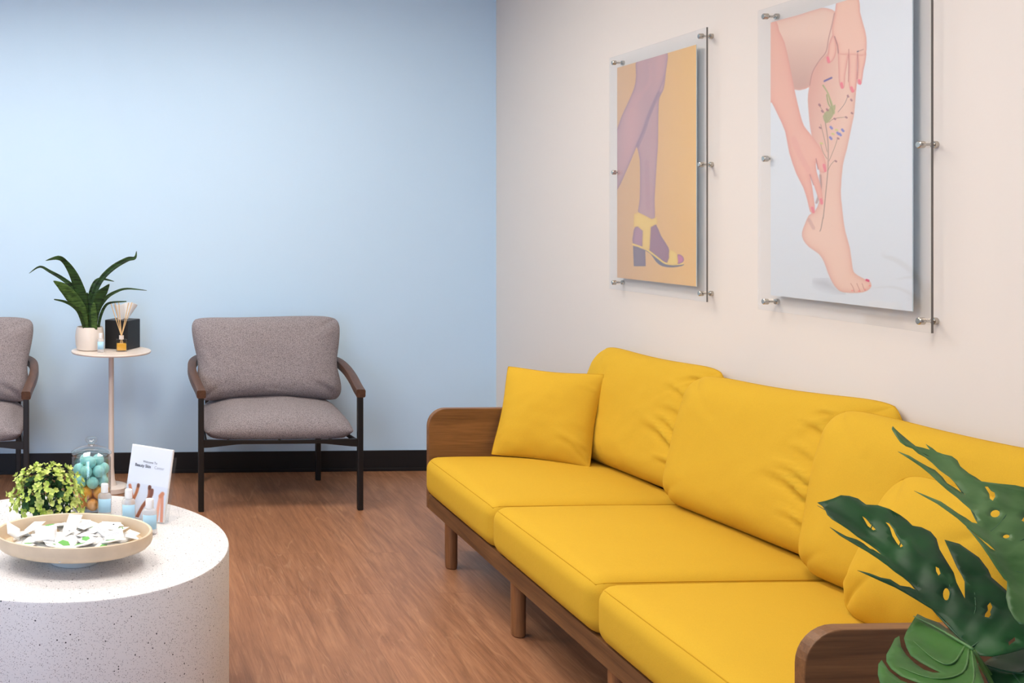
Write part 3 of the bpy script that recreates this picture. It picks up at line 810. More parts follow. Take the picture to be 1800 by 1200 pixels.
# ------------------------------------------------------------------ glass jar with balls
JC = Vector((-.046, 3.235, DT)); JR = .064
jar = thing('glass_jar', JC, 'lidded clear glass jar of teal and orange balls on the terrazzo table', 'jar')
auto_smooth(G().lathe([(0, 0), (JR-.004, 0), (JR, .005), (JR, .170), (JR-.004, .178), (JR-.002, .184), (JR-.006, .184), (JR-.0075, .178), (JR-.0035, .168), (JR-.0035, .010), (JR-.008, .007), (0, .007)], JC, 64).obj('jar_body', M['glass'], jar))
auto_smooth(G().lathe([(0, .189), (.03, .1885), (JR-.006, .185), (JR+.002, .185), (JR+.002, .189), (JR-.012, .198), (.030, .206), (.013, .211), (.010, .215), (.017, .222), (.020, .229), (.016, .236), (0, .238)], JC, 64).obj('lid', M['glass'], jar))
def ball_mesh(r, seed):
    bm = bmesh.new(); bmesh.ops.create_icosphere(bm, subdivisions=3, radius=r)
    for v in bm.verts: v.co *= 1+.012*noise.noise(v.co*90+Vector((seed, 0, 0)))
    me = bpy.data.meshes.new('ball'); bm.to_mesh(me); bm.free()
    me.polygons.foreach_set('use_smooth', [True]*len(me.polygons)); return me
BRd = .0195
bt, bo = ball_mesh(BRd, 1), ball_mesh(BRd, 7); bt.materials.append(M['tealball']); bo.materials.append(M['orangeball'])
rows = [(.0275, 'orange', 'bottom'), (.0635, 'orange', 'second'), (.0985, 'teal', 'third'), (.1335, 'teal', 'fourth'), (.1660, 'teal', 'top')]
for k_, (z, colr, rn) in enumerate(rows):
    cnt = 6 if k_ < 4 else 3
    for i in range(cnt):
        a = 2*PI*(i+(.5 if k_ % 2 else 0))/6-PI/2+.12 if cnt == 6 else 2*PI*i/3+.4; rr = JR-.0038-BRd-.0005 if cnt == 6 else .024
        o = bpy.data.objects.new('wrapped_ball', bt if colr == 'teal' else bo); COL.objects.link(o)
        o.location = JC+Vector((rr*math.cos(a), rr*math.sin(a), z+(0 if cnt == 6 else -.006))); o.rotation_euler = (i, k_, i*2)
        sd = 'front' if math.sin(a) < -.3 else ('back' if math.sin(a) > .3 else 'side'); lr = 'left' if math.cos(a) < -.15 else ('right' if math.cos(a) > .15 else 'centre')
        props(o, 'small round %s ball at the %s %s of the %s layer in the glass jar' % (colr, sd, lr, rn), 'ball', 'teal balls in the glass jar' if colr == 'teal' else 'orange balls in the glass jar')

# ------------------------------------------------------------------ painted meshes
def inside(px, py, poly):
    res = np.zeros(px.shape, bool); n = len(poly); j = n-1
    for i in range(n):
        xi, yi = poly[i]; xj, yj = poly[j]
        if yi != yj:
            c = ((yi > py) != (yj > py)) & (px < (xj-xi)*(py-yi)/(yj-yi)+xi); res ^= c
        j = i
    return res
def edist(px, py, poly, closed=True):
    d = np.full(px.shape, 1e9); n = len(poly)
    for i in range(n if closed else n-1):
        x0, y0 = poly[i]; x1, y1 = poly[(i+1) % n]; dx, dy = x1-x0, y1-y0; L = dx*dx+dy*dy+1e-9
        t = np.clip(((px-x0)*dx+(py-y0)*dy)/L, 0, 1); d = np.minimum(d, np.hypot(px-x0-t*dx, py-y0-t*dy))
    return d
class Paint:
    def __init__(s, px, py, bg): s.x = px; s.y = py; s.c = np.array(bg, float) if not np.isscalar(bg) else None
    def poly(s, pts, col, edge=None, ew=4, aa=.7, smooth=4, alpha=1.0):
        P = [(p.x, p.y) for p in catmull([(x, y, 0) for x, y in pts], smooth, True)] if smooth else pts
        x0, x1 = min(p[0] for p in P)-2, max(p[0] for p in P)+2; y0, y1 = min(p[1] for p in P)-2, max(p[1] for p in P)+2
        ix = np.where((s.x > x0) & (s.x < x1) & (s.y > y0) & (s.y < y1))[0]
        if not len(ix): return
        x, y = s.x[ix], s.y[ix]; ins = inside(x, y, P); d = edist(x, y, P)
        sd = np.where(ins, d, -d); a = np.clip(.5+sd/aa/2, 0, 1)*alpha
        C = np.array(col(x, y) if callable(col) else np.tile(np.array(col, float), (len(ix), 1)))
        if edge is not None:
            k = np.exp(-np.maximum(sd, 0)/ew)[:, None]; C = C*(1-k)+np.array(edge, float)*k
        s.c[ix] = s.c[ix]*(1-a[:, None])+C*a[:, None]
    def line(s, pts, w_, col, alpha=1.0, smooth=4):
        P = [(p.x, p.y) for p in catmull([(x, y, 0) for x, y in pts], smooth)] if smooth and len(pts) > 2 else pts
        x0, x1 = min(p[0] for p in P)-8, max(p[0] for p in P)+8; y0, y1 = min(p[1] for p in P)-8, max(p[1] for p in P)+8
        ix = np.where((s.x > x0) & (s.x < x1) & (s.y > y0) & (s.y < y1))[0]
        if not len(ix): return
        d = edist(s.x[ix], s.y[ix], P, False); a = np.clip((w_-d)/max(.7, w_*.6)+.5, 0, 1)[:, None]*alpha
        s.c[ix] = s.c[ix]*(1-a)+np.array(col, float)*a
def lin_np(c):
    c = np.clip(c, 0, 255)/255; return np.where(c <= .04045, c/12.92, ((c+.055)/1.055)**2.4)
def painted_board(name, mat, edge_mat, O, U, V, W_, thick, nu, nv, colfn, parent, nrm):
    """board from corner O along U (nu cells) and V (nv cells); the front face carries the print"""
    O, U, V = Vector(O), Vector(U), Vector(V)
    iu, iv = np.meshgrid(np.arange(nu+1)/nu, np.arange(nv+1)/nv, indexing='ij'); iu = iu.ravel(); iv = iv.ravel()
    P = np.array(O)[None]+iu[:, None]*np.array(U)[None]+iv[:, None]*np.array(V)[None]
    col = lin_np(colfn(P, iu, iv))
    me = bpy.data.meshes.new(name); o0 = np.array(wloc(parent))
    back = [O+Vector(nrm)*-thick, O+U+Vector(nrm)*-thick, O+U+V+Vector(nrm)*-thick, O+V+Vector(nrm)*-thick]
    m = len(P); vs = np.vstack([P, np.array([tuple(b) for b in back])])-o0
    a = (np.arange(nu)[:, None]*(nv+1)+np.arange(nv)[None]).ravel()
    fs = np.stack([a, a+nv+1, a+nv+2, a+1], 1).tolist()
    c00, c10, c11, c01 = 0, nu*(nv+1), nu*(nv+1)+nv, nv
    nf = len(fs)
    fs += [[c00, c10, m+1, m], [c10, c11, m+2, m+1], [c11, c01, m+3, m+2], [c01, c00, m, m+3], [m, m+1, m+2, m+3]]
    me.from_pydata(vs.tolist(), [], fs); me.materials.append(mat); me.materials.append(edge_mat)
    for i in range(nf, nf+5): me.polygons[i].material_index = 1
    at = me.color_attributes.new('paint', 'FLOAT_COLOR', 'POINT')
    full = np.ones((m+4, 4)); full[:m, :3] = col; full[m:, :3] = .8
    at.data.foreach_set('color', full.ravel()); me.validate()
    o = bpy.data.objects.new(name, me); COL.objects.link(o); o.parent = parent; return o

def to_px(P):
    c, s = math.cos(YAW), math.sin(YAW); xc = P[:, 0]*c-P[:, 1]*s; D = P[:, 0]*s+P[:, 1]*c
    return PU+FPX*xc/D, PV+FPX*(H-P[:, 2])/D
def A(l, ox, oy, s): return [(ox+x/s, oy+y/s) for x, y in l]

def art_heels(P, iu, iv):
    x, y = to_px(P)
    k = np.clip((x-1085)/140, 0, 1)[:, None]
    bg = np.array((212, 168, 120.))*(1-k)+np.array((234, 182, 96.))*k
    g = Paint(x, y, bg)
    a = lambda l: A(l, 1060, 40, 4.615)
    b = lambda l: A(l, 1060, 280, 4.615)
    skin = lambda xx, yy: np.array((188, 146, 148.))[None]+np.clip(np.sin((xx-1095)/9)*.5+.2, -1, 1)[:, None]*np.array((16, 8, 4.))[None]
    # standing leg
    g.poly(a([(400, 240), (500, 250), (510, 350), (505, 450), (490, 540), (458, 610), (450, 700), (447, 850), (445, 1000)])+b([(437, 0), (425, 200), (418, 330), (420, 480), (395, 500), (290, 450), (297, 330), (300, 200), (297, 0)])+a([(270, 960), (300, 820), (350, 600)]),
           skin, (150, 118, 136), 3.0, smooth=3)
    # bent leg, running out at the left edge
    g.poly(a([(275, 300), (400, 240), (520, 225), (505, 420), (455, 560), (400, 700), (330, 880), (270, 1010), (190, 1200)])+b([(120, 240), (60, 300), (20, 100)])+a([(40, 1000), (118, 850), (150, 760), (215, 620), (255, 520), (268, 430)]),
           skin, (150, 118, 136), 3.0, smooth=3)
    g.line(a([(455, 570), (420, 640), (370, 760), (330, 880), (280, 1000)]), 3.2, (132, 110, 130), .55)
    g.line(a([(380, 330), (385, 470), (300, 590), (270, 640)]), 3.5, (200, 150, 150), .45)
    g.line(b([(355, 20), (365, 400)]), 4, (172, 128, 138), .5)
    # foot and sandal
    g.poly(b([(262, 548), (245, 610), (243, 685), (320, 715), (325, 560)]), (168, 122, 142), (120, 90, 118), 2, smooth=2)
    g.poly(b([(380, 540), (430, 530), (470, 620), (530, 715), (540, 780), (520, 840), (440, 800), (360, 725)]), (146, 104, 122), (112, 82, 112), 2, smooth=2)
    g.poly(b([(244, 700), (342, 735), (346, 866), (250, 866)]), (122, 104, 118), (92, 84, 110), 2, smooth=0)
    g.poly(b([(340, 738), (385, 765), (430, 830), (480, 866), (560, 876), (640, 864), (652, 848), (560, 856), (500, 838), (430, 780), (370, 732)]), (92, 88, 108), smooth=2)
    g.line(b([(242, 688), (315, 714), (370, 742), (440, 796), (505, 842), (580, 852), (645, 846)]), 1.5, (238, 204, 96))
    g.poly(b([(605, 770), (645, 785), (656, 815), (640, 838), (598, 845)]), (196, 104, 150), (120, 80, 110), 1.5, smooth=2)
    g.poly(b([(250, 445), (285, 428), (340, 455), (395, 484), (438, 468), (442, 520), (388, 550), (378, 735), (318, 722), (322, 580), (282, 545), (248, 548)]), (236, 200, 100), (222, 178, 84), 2, smooth=0)
    g.poly(b([(538, 735), (592, 752), (606, 800), (602, 855), (520, 850), (535, 800)]), (240, 206, 100), (222, 178, 84), 2, smooth=2)
    return g.c*.80+np.array((238, 226, 224.))*.20  # reflected haze of the acrylic, mixed into the print colours as a pale veil

def art_legs(P, iu, iv):
    x, y = to_px(P); k = np.clip((y-40)/500, 0, 1)[:, None]
    g = Paint(x, y, np.array((228, 233, 237.))*(1-k)+np.array((214, 218, 222.))*k)
    a = lambda l: A(l, 1340, 0, 6.0); b = lambda l: A(l, 1340, 180, 5.4545); c = lambda l: A(l, 1390, 370, 7.5)
    # soft cast shade printed behind the heel
    g.poly(c([(300, 930), (480, 910), (640, 1060), (700, 1090), (400, 1010)]), (176, 176, 180), None, aa=9, alpha=.7)
    SK = (232, 184, 160); ED = (200, 132, 112)
    thigh = lambda xx, yy: np.array((238, 202, 180.))[None]+np.clip((yy-60)/100, 0, 1)[:, None]*np.array((-42, -50, -46.))[None]
    g.poly(a([(60, 240), (150, 215), (350, 165), (560, 100), (650, 82), (765, 120), (800, 230), (760, 400), (720, 560), (640, 680), (540, 800), (500, 915), (340, 945), (280, 800), (200, 560), (80, 380)]), thigh, (222, 166, 146), 3.5, smooth=3)
    # shin and foot
    calf = a([(760, 380), (900, 380), (990, 560), (1000, 800), (985, 1000), (968, 1200)])+b([(862, 200), (810, 450), (772, 600), (752, 850), (762, 980)])+c([(690, 90), (720, 280), (780, 500), (815, 760), (850, 830), (930, 880), (1000, 915), (1045, 935), (1062, 1000), (1000, 1060), (880, 1085), (700, 1078), (620, 1040), (550, 950), (490, 820), (440, 680), (370, 570), (240, 480), (165, 385), (148, 290), (190, 170), (240, 60)])+b([(505, 1040), (545, 950), (560, 800), (540, 600), (500, 420), (470, 300), (452, 180), (440, 20)])+a([(490, 1200), (480, 1050), (492, 930), (525, 770), (600, 650), (690, 560)])
    leg = lambda xx, yy: np.array((236, 196, 172.))[None]-np.clip(1-(xx-1425)/60, 0, 1)[:, None]*np.array((18, 38, 34.))[None]*np.clip(1-(yy-120)/260, 0, 1)[:, None]
    g.poly(calf, leg, (218, 160, 138), 4.2, smooth=2)
    g.line(a([(760, 140), (735, 260), (700, 400), (672, 545), (600, 640), (530, 760), (500, 900)]), .9, (178, 120, 108), .7)
    g.line(b([(555, 700), (560, 800), (540, 900), (520, 960)]), 2.2, (150, 108, 96), .55)
    g.line(c([(240, 120), (300, 230)]), 3, (196, 146, 134), .5)
    # flowers taped to the shin
    g.line(b([(600, 170), (625, 330), (632, 450), (628, 650), (605, 900), (585, 1100)])+c([(425, 90), (400, 230), (385, 270)]), .9, (150, 118, 96), .75)
    for l in ([(560, 210), (590, 330), (620, 470)], [(690, 560), (655, 600), (628, 655)], [(720, 350), (690, 440), (640, 560)], [(560, 400), (580, 470), (620, 540)], [(800, 140), (690, 155), (640, 190)], [(545, 30), (600, 110), (620, 190)]):
        g.line(b(l), .55, (150, 122, 92), .8)
    for l in ([(640, 900), (690, 980), (720, 1080), (750, 1190)], [(760, 1180), (700, 1100), (680, 1000)]):
        g.line(a(l), 1.2, (150, 156, 92), .9)
    g.poly(b([(580, 130), (640, 60), (700, 20), (690, 100), (650, 170), (610, 200)]), (160, 160, 100), None, smooth=2, alpha=.85)
    g.line(a([(650, 905), (700, 1000), (745, 1120), (760, 1200)]), .8, (176, 176, 112), .9)
    g.line(a([(905, 1000), (870, 1090), (800, 1180)]), .6, (150, 120, 110), .8)
    for l, w_, cc in (([(655, 855), (730, 820)], 1.6, (92, 84, 150)),):
        g.line(a(l), w_, cc, .9)
    for p_ in ((655, 235), (765, 260), (720, 290), (650, 335), (740, 300)): g.line(b([p_, (p_[0]+12, p_[1]+14)]), 2.0, (110, 110, 190), .9)
    for p_ in ((705, 262), (670, 300), (560, 390)): g.line(b([p_, (p_[0]+14, p_[1]+4)]), 1.8, (206, 196, 110), .9)
    for p_ in ((545, 25), (620, 70), (550, 240), (690, 155), (800, 140), (855, 100), (722, 342), (700, 560), (570, 80)): g.line(b([p_, (p_[0]+10, p_[1]+6)]), 1.5, (150, 96, 96), .9)
    for p_ in ((600, 1100), (680, 1150), (900, 1010), (935, 1050), (630, 1170)): g.line(a([p_, (p_[0]+8, p_[1]+10)]), 1.6, (158, 104, 108), .9)
    # left arm with the hand resting on the shin
    g.poly(a([(40, 230), (150, 232), (175, 320), (235, 450), (290, 690), (340, 950), (398, 1200)])+b([(400, 225), (455, 295), (510, 370), (560, 440), (600, 540), (617, 620), (605, 668), (570, 672), (540, 640), (515, 575), (520, 660), (555, 780), (578, 900), (582, 968), (556, 978), (530, 900), (490, 780), (460, 700), (478, 810), (495, 930), (505, 1040), (485, 1062), (458, 1045), (435, 950), (395, 820), (325, 680), (258, 480), (220, 280), (150, 120), (90, 0)])+a([(80, 1080), (50, 900)]),
           (236, 178, 154), (222, 150, 130), 4.0, smooth=2)
    g.line(b([(300, 350), (370, 520), (440, 640)]), 5, (226, 150, 138), .35)
    g.line(b([(455, 690), (490, 790)]), .7, (176, 104, 94), .7); g.line(b([(515, 540), (535, 640)]), .9, (170, 100, 90), .7)
    for p_, q_ in (((590, 600), (604, 655)), ((562, 930), (570, 966)), ((478, 1010), (490, 1050))): g.line(b([p_, q_]), 2.2, (232, 112, 124), .9)
    # right hand reaching down from above
    sk2 = (240, 192, 168)
    g.poly(a([(745, 365), (702, 470), (695, 560), (680, 640), (697, 668), (742, 640), (772, 575), (782, 500), (768, 400)]), sk2, (214, 130, 116), 1.8, smooth=2)
    g.poly(a([(805, 480), (800, 600), (805, 750), (810, 870), (838, 935), (868, 910), (873, 800), (892, 680), (908, 520)]), sk2, (214, 130, 116), 1.8, smooth=2)
    g.poly(a([(915, 520), (913, 700), (908, 850), (925, 945), (950, 978), (986, 935), (996, 800), (1002, 650), (1004, 520)]), sk2, (214, 130, 116), 1.8, smooth=2)
    g.poly(a([(1008, 520), (1008, 700), (998, 860), (1018, 888), (1046, 882), (1066, 740), (1088, 640), (1092, 520)]), sk2, (214, 130, 116), 1.8, smooth=2)
    g.poly(a([(780, 20), (765, 150), (735, 300), (750, 390), (795, 470), (808, 570), (900, 575), (1000, 580), (1085, 580), (1100, 450), (1085, 330), (1030, 130), (1012, -30), (880, -30), (800, -20)]), (242, 196, 172), (222, 148, 128), 2.2, smooth=2)
    g.line(a([(762, 385), (792, 480), (800, 560)]), .8, (150, 92, 88), .8)
    for l in ([(912, 520), (912, 700), (908, 860)], [(1005, 560), (1008, 700), (1000, 830)]): g.line(a(l), .6, (184, 108, 98), .8)
    g.line(a([(1000, 545), (1030, 535), (1065, 520)]), .9, (196, 140, 120), .8); g.line(a([(1003, 545), (1012, 540)]), 1.2, (110, 96, 110), .9)
    for p_, q_ in (((690, 610), (702, 650)), ((835, 880), (842, 920)), ((940, 925), (955, 960)), ((1022, 850), (1030, 878))): g.line(a([p_, q_]), 2.4, (238, 110, 126), .9)
    # toes
    for l in ([(790, 960), (820, 1010), (838, 1070)], [(870, 960), (905, 1040), (915, 1065)], [(940, 960), (965, 1030), (980, 1055)]): g.line(c(l), .55, (176, 104, 84), .75)
    g.line(c([(1000, 915), (1025, 925)]), 2.0, (210, 44, 84), 1)
    for p_ in ((805, 1055), (895, 1060), (975, 1040), (1035, 990)): g.line(c([p_, (p_[0]+12, p_[1])]), 1.2, (236, 120, 110), .7)
    return g.c*.9+25.5

# ------------------------------------------------------------------ wall panels
def wall_art(y0, y1, py0, py1, capsY, fn, label, nu, nv):
    z0, z1, zp0, zp1 = 1.102, 2.083, 1.152, 2.034
    t = thing('wall_art', (XR, (y0+y1)/2, (z0+z1)/2), label, 'picture', 'acrylic framed photographs on the cream wall')
    plate = G().box(2.1445, 2.1505, y0, y1, z0, z1).obj('acrylic_plate', M['acrylic'], t)
    e = .0012
    G().box(2.1447, 2.1503, y0-e, y0, z0, z1).obj('polished_edge', M['acr_edge'], plate)
    painted_board('photo_print', M['art'], M['artedge'], (2.1525, py1, zp0), (0, py0-py1, 0), (0, 0, zp1-zp0), 1, .003, nu, nv, fn, t, (-1, 0, 0))
    for y in capsY:
        for z in (1.131, 1.594, 2.055):
            g = G(); n = 24
            prof = [(0, 2.1295), (.0075, 2.1295), (.0095, 2.131), (.0095, 2.1445), (.0095, 2.1445), (0, 2.1445)]
            def ax(prof, g):
                idx = []
                for r, x in prof:
                    if r == 0: idx.append([len(g.v)]); g.v.append(Vector((x, y, z)))
                    else:
                        idx.append(list(range(len(g.v), len(g.v)+n)))
                        for j in range(n): g.v.append(Vector((x, y+r*math.cos(2*PI*j/n), z+r*math.sin(2*PI*j/n))))
                for p_, q_ in zip(idx, idx[1:]):
                    for j in range(n):
                        j2 = (j+1) % n
                        if len(p_) == 1: g.f.append((p_[0], q_[j], q_[j2]))
                        elif len(q_) == 1: g.f.append((p_[j], q_[0], p_[j2]))
                        else: g.f.append((p_[j], p_[j2], q_[j2], q_[j]))
                return g
            ax(prof, g); ax([(0, 2.1505), (.0035, 2.1505), (.0035, 2.169), (.0085, 2.1695), (.0095, 2.171), (.0095, 2.18), (0, 2.18)], g)
            auto_smooth(g.obj('standoff', M['steel'], t))
    return t
wall_art(3.460, 4.142, 3.533, 4.091, (3.481, 4.089), art_heels, 'photograph of bare legs in a yellow heeled sandal on an orange ground, behind clear acrylic', 200, 420)
wall_art(2.497, 3.181, 2.566, 3.129, (2.521, 3.133), art_legs, 'photograph of hands on a bare leg with dried flowers, pale grey, under clear acrylic', 300, 560)

# ------------------------------------------------------------------ flyer stand on the drum table
FB = Vector((.185, 3.075, DT)); FA = Vector((.058, 3.168, DT))            # bottom corners of the flyer: right, left
fx = (FB-FA).normalized(); fn_ = Vector((fx.y, -fx.x, 0)); fn_ = fn_ if fn_.y < 0 else -fn_   # towards the viewer
fup = (Vector((0, 0, 1))-fn_*.26).normalized(); fw = (FB-FA).length
nrm = fx.cross(fup).normalized(); nrm = nrm if nrm.y < 0 else -nrm
fs_ = thing('flyer_holder', (FA+FB)/2, 'clear acrylic flyer stand on the terrazzo table', 'stand')
def slab(name, O, ux, uy, uz, mat, parent, bevel=0):
    O = Vector(O); vs = [O+ux*a+uy*b+uz*c for a in (0, 1) for b in (0, 1) for c in (0, 1)]
    return obj(name, vs, [(0, 1, 3, 2), (4, 6, 7, 5), (0, 4, 5, 1), (2, 3, 7, 6), (0, 2, 6, 4), (1, 5, 7, 3)], mat, parent, bevel=bevel)
L0 = FA-fx*.004+Vector((0, 0, .003))
slab('back_plate', L0-nrm*.012, fx*(fw+.008), fup*.200, -nrm*.0022, M['holder'], fs_)
slab('front_pocket', L0+nrm*.010, fx*(fw+.008), fup*.105, nrm*.0018, M['holder'], fs_)
for q in (0, 1):
    o_ = L0+fx*((fw+.008)*q - .001)
    slab('side_wall', o_-nrm*.012, fx*.002, fup*.105, nrm*.022, M['holder'], fs_)
# rear foot that props the stand up
bk = -fn_
slab('prop_foot', FA-fx*.004-nrm*.006+Vector((0, 0, .0)), fx*(fw+.008), bk*.085, Vector((0, 0, .0022)), M['holder'], fs_)
o_ = FB+fx*.003-nrm*.004
g = G().tube([o_+bk*.080, o_+bk*.050+Vector((0, 0, .07)), o_+fup*.105-nrm*.012], .0016, 8); g.obj('brace', M['holder'], fs_)
FLH = .222
def flyer_art(P, iu, iv):
    X = iu*100; Y = (1-iv)*160     # 0 top .. 160 bottom
    k = (Y/160)[:, None]
    g = Paint(X, Y, np.array((226, 231, 243.))*(1-k)+np.array((214, 223, 242.))*k)
    def arm(pts, w_, col, tipc=None):
        g.line(pts, w_, col, 1, 3)
        if tipc: g.line([pts[-1], (pts[-1][0], pts[-1][1]+3)], w_, tipc, .9, 0)
    arm([(27, 160), (22, 130), (14, 108), (8, 92)], 3.6, (206, 128, 96)); arm([(20, 126), (27, 104), (29, 88)], 3.4, (192, 112, 70), (110, 60, 46))
    arm([(20, 126), (23, 140), (30, 160)], 4.2, (216, 148, 82))
    arm([(36, 160), (46, 134), (58, 112), (57, 88)], 3.8, (150, 84, 58), (96, 50, 38)); arm([(58, 118), (64, 104), (64, 94)], 3.6, (124, 66, 46)); arm([(60, 118), (62, 126)], 4.2, (176, 104, 60))
    arm([(84, 160), (84, 128), (86, 104)], 3.6, (230, 168, 142)); arm([(96, 160), (93, 130), (90, 104)], 3.6, (222, 152, 126)); arm([(86, 104), (90, 98)], 4.6, (214, 138, 100))
    return g.c
fl = thing('flyer_stack', (FA+FB)/2+Vector((0, 0, .004)), 'stack of pale blue flyers with raised arms printed on them, in the clear stand', 'flyer')
O = FA+Vector((0, 0, .004))+nrm*.004
# rounded sheet corners come from the white backing cards behind the print
painted_board('top_sheet', M['flyer'], M['paper'], O+fx*.002+nrm*.0045, fx*(fw-.004), fup*(FLH-.004), 1, .001, 100, 160, flyer_art, fl, nrm)
slab('paper_stack', O+fx*.000-nrm*.006, fx*fw, fup*FLH, nrm*.009, M['paper'], fl, bevel=.002)
def text(s_, size, cx, top, mat, off=0, parent=None):
    cu = bpy.data.curves.new('lettering', 'FONT'); cu.body = s_; cu.size = size; cu.align_x = 'LEFT'; cu.extrude = .0001; cu.offset = off
    tmp = bpy.data.objects.new('tmp', cu); COL.objects.link(tmp)
    dg = bpy.context.evaluated_depsgraph_get(); me = bpy.data.meshes.new_from_object(tmp.evaluated_get(dg)); bpy.data.objects.remove(tmp)
    base = O+fx*(fw*cx)+fup*(FLH*top)+nrm*.0052
    mx = Matrix((fx, fup, nrm if fx.cross(fup).dot(nrm) > 0 else -nrm)).transposed().to_4x4()
    me.transform(mx); me.transform(Matrix.Translation(base-wloc(parent))); me.materials.append(mat)
    o = bpy.data.objects.new('lettering', me); COL.objects.link(o); o.parent = parent; return o
ts = [c for c in fl.children if c.name.startswith('top_sheet')][0]
text('Welcome To', .0100, .33, .765, M['ink'], 0, ts)
text('Beauty Skin', .0130, .15, .700, M['ink'], .0003, ts)
text('Center', .0128, .62, .700, M['inklight'], 0, ts)

# ------------------------------------------------------------------ small leafy plant on the drum table
bp = Vector((-.180, 3.065, DT))
bxp = thing('artificial_plant', bp, 'small bushy lime green leafy plant on the terrazzo table behind the bowl', 'plant')
auto_smooth(G().lathe([(0, 0), (.034, 0), (.038, .004), (.042, .045), (.038, .045), (.036, .042), (0, .042)], bp, 32).obj('pot', M['pot'], bxp))
rnd = random.Random(21)
def leaflets(cnt, r0, r1, name, mat, lw, ll, zmin=-.25):
    g = G()
    for i in range(cnt):
        z = zmin+(1-zmin)*(i+.5)/cnt; a = i*2.39996+rnd.uniform(-.3, .3); rr = math.sqrt(max(0, 1-z*z)); d = Vector((rr*math.cos(a), rr*math.sin(a), z))
        rad = rnd.uniform(r0, r1)*(1+.22*noise.noise(d*3.5))
        c = bp+Vector((0, 0, .076))+Vector((d.x*.115, d.y*.078, d.z*.118))*rad
        d2 = (d+Vector((rnd.uniform(-.3, .3), rnd.uniform(-.3, .3), rnd.uniform(0, .35)))).normalized()
        s0 = d2.cross(Vector((.3, .5, .8))).normalized(); s1 = d2.cross(s0)
        k_ = rnd.choice((4, 5, 6)); ph = rnd.uniform(0, 6)
        for q in range(k_):
            aa = ph+q*2*PI/k_; e = s0*math.cos(aa)+s1*math.sin(aa); f = (e*.8+d2*rnd.uniform(.35, .9)).normalized(); sd = f.cross(d2).normalized(); up = sd.cross(f)
            L_ = ll*rnd.uniform(.75, 1.2); W2 = lw*rnd.uniform(.8, 1.2)
            vs = [c, c+f*L_*.35+sd*W2*.4+up*.0012, c+f*L_*.75+sd*W2*.55+up*.0012, c+f*L_*1.0+sd*W2*.2, c+f*L_*1.02-sd*W2*.2, c+f*L_*.75-sd*W2*.55+up*.0012, c+f*L_*.35-sd*W2*.4+up*.0012, c+f*L_*.6-up*.001]
            g.add(vs, [(0, 1, 7), (1, 2, 7), (2, 3, 7), (3, 4, 7), (4, 5, 7), (5, 6, 7), (6, 0, 7)])
    return g.obj(name, mat, bxp, smooth=True)
leaflets(250, .76, 1.04, 'foliage', M['lime'], .0080, .0125)
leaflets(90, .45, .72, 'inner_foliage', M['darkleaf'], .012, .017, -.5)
g = G()
for i in range(26):
    z = .1+.9*(i+.5)/26; a = i*2.39996; rr = math.sqrt(1-z*z); d = Vector((rr*math.cos(a)*.118, rr*math.sin(a)*.085, z*.112))
    g.tube([bp+Vector((0, 0, .042)), bp+Vector((0, 0, .06))+d*.4, bp+Vector((0, 0, .072))+d*.85], .0011, 5)
g.obj('stems', M['darkleaf'], bxp)

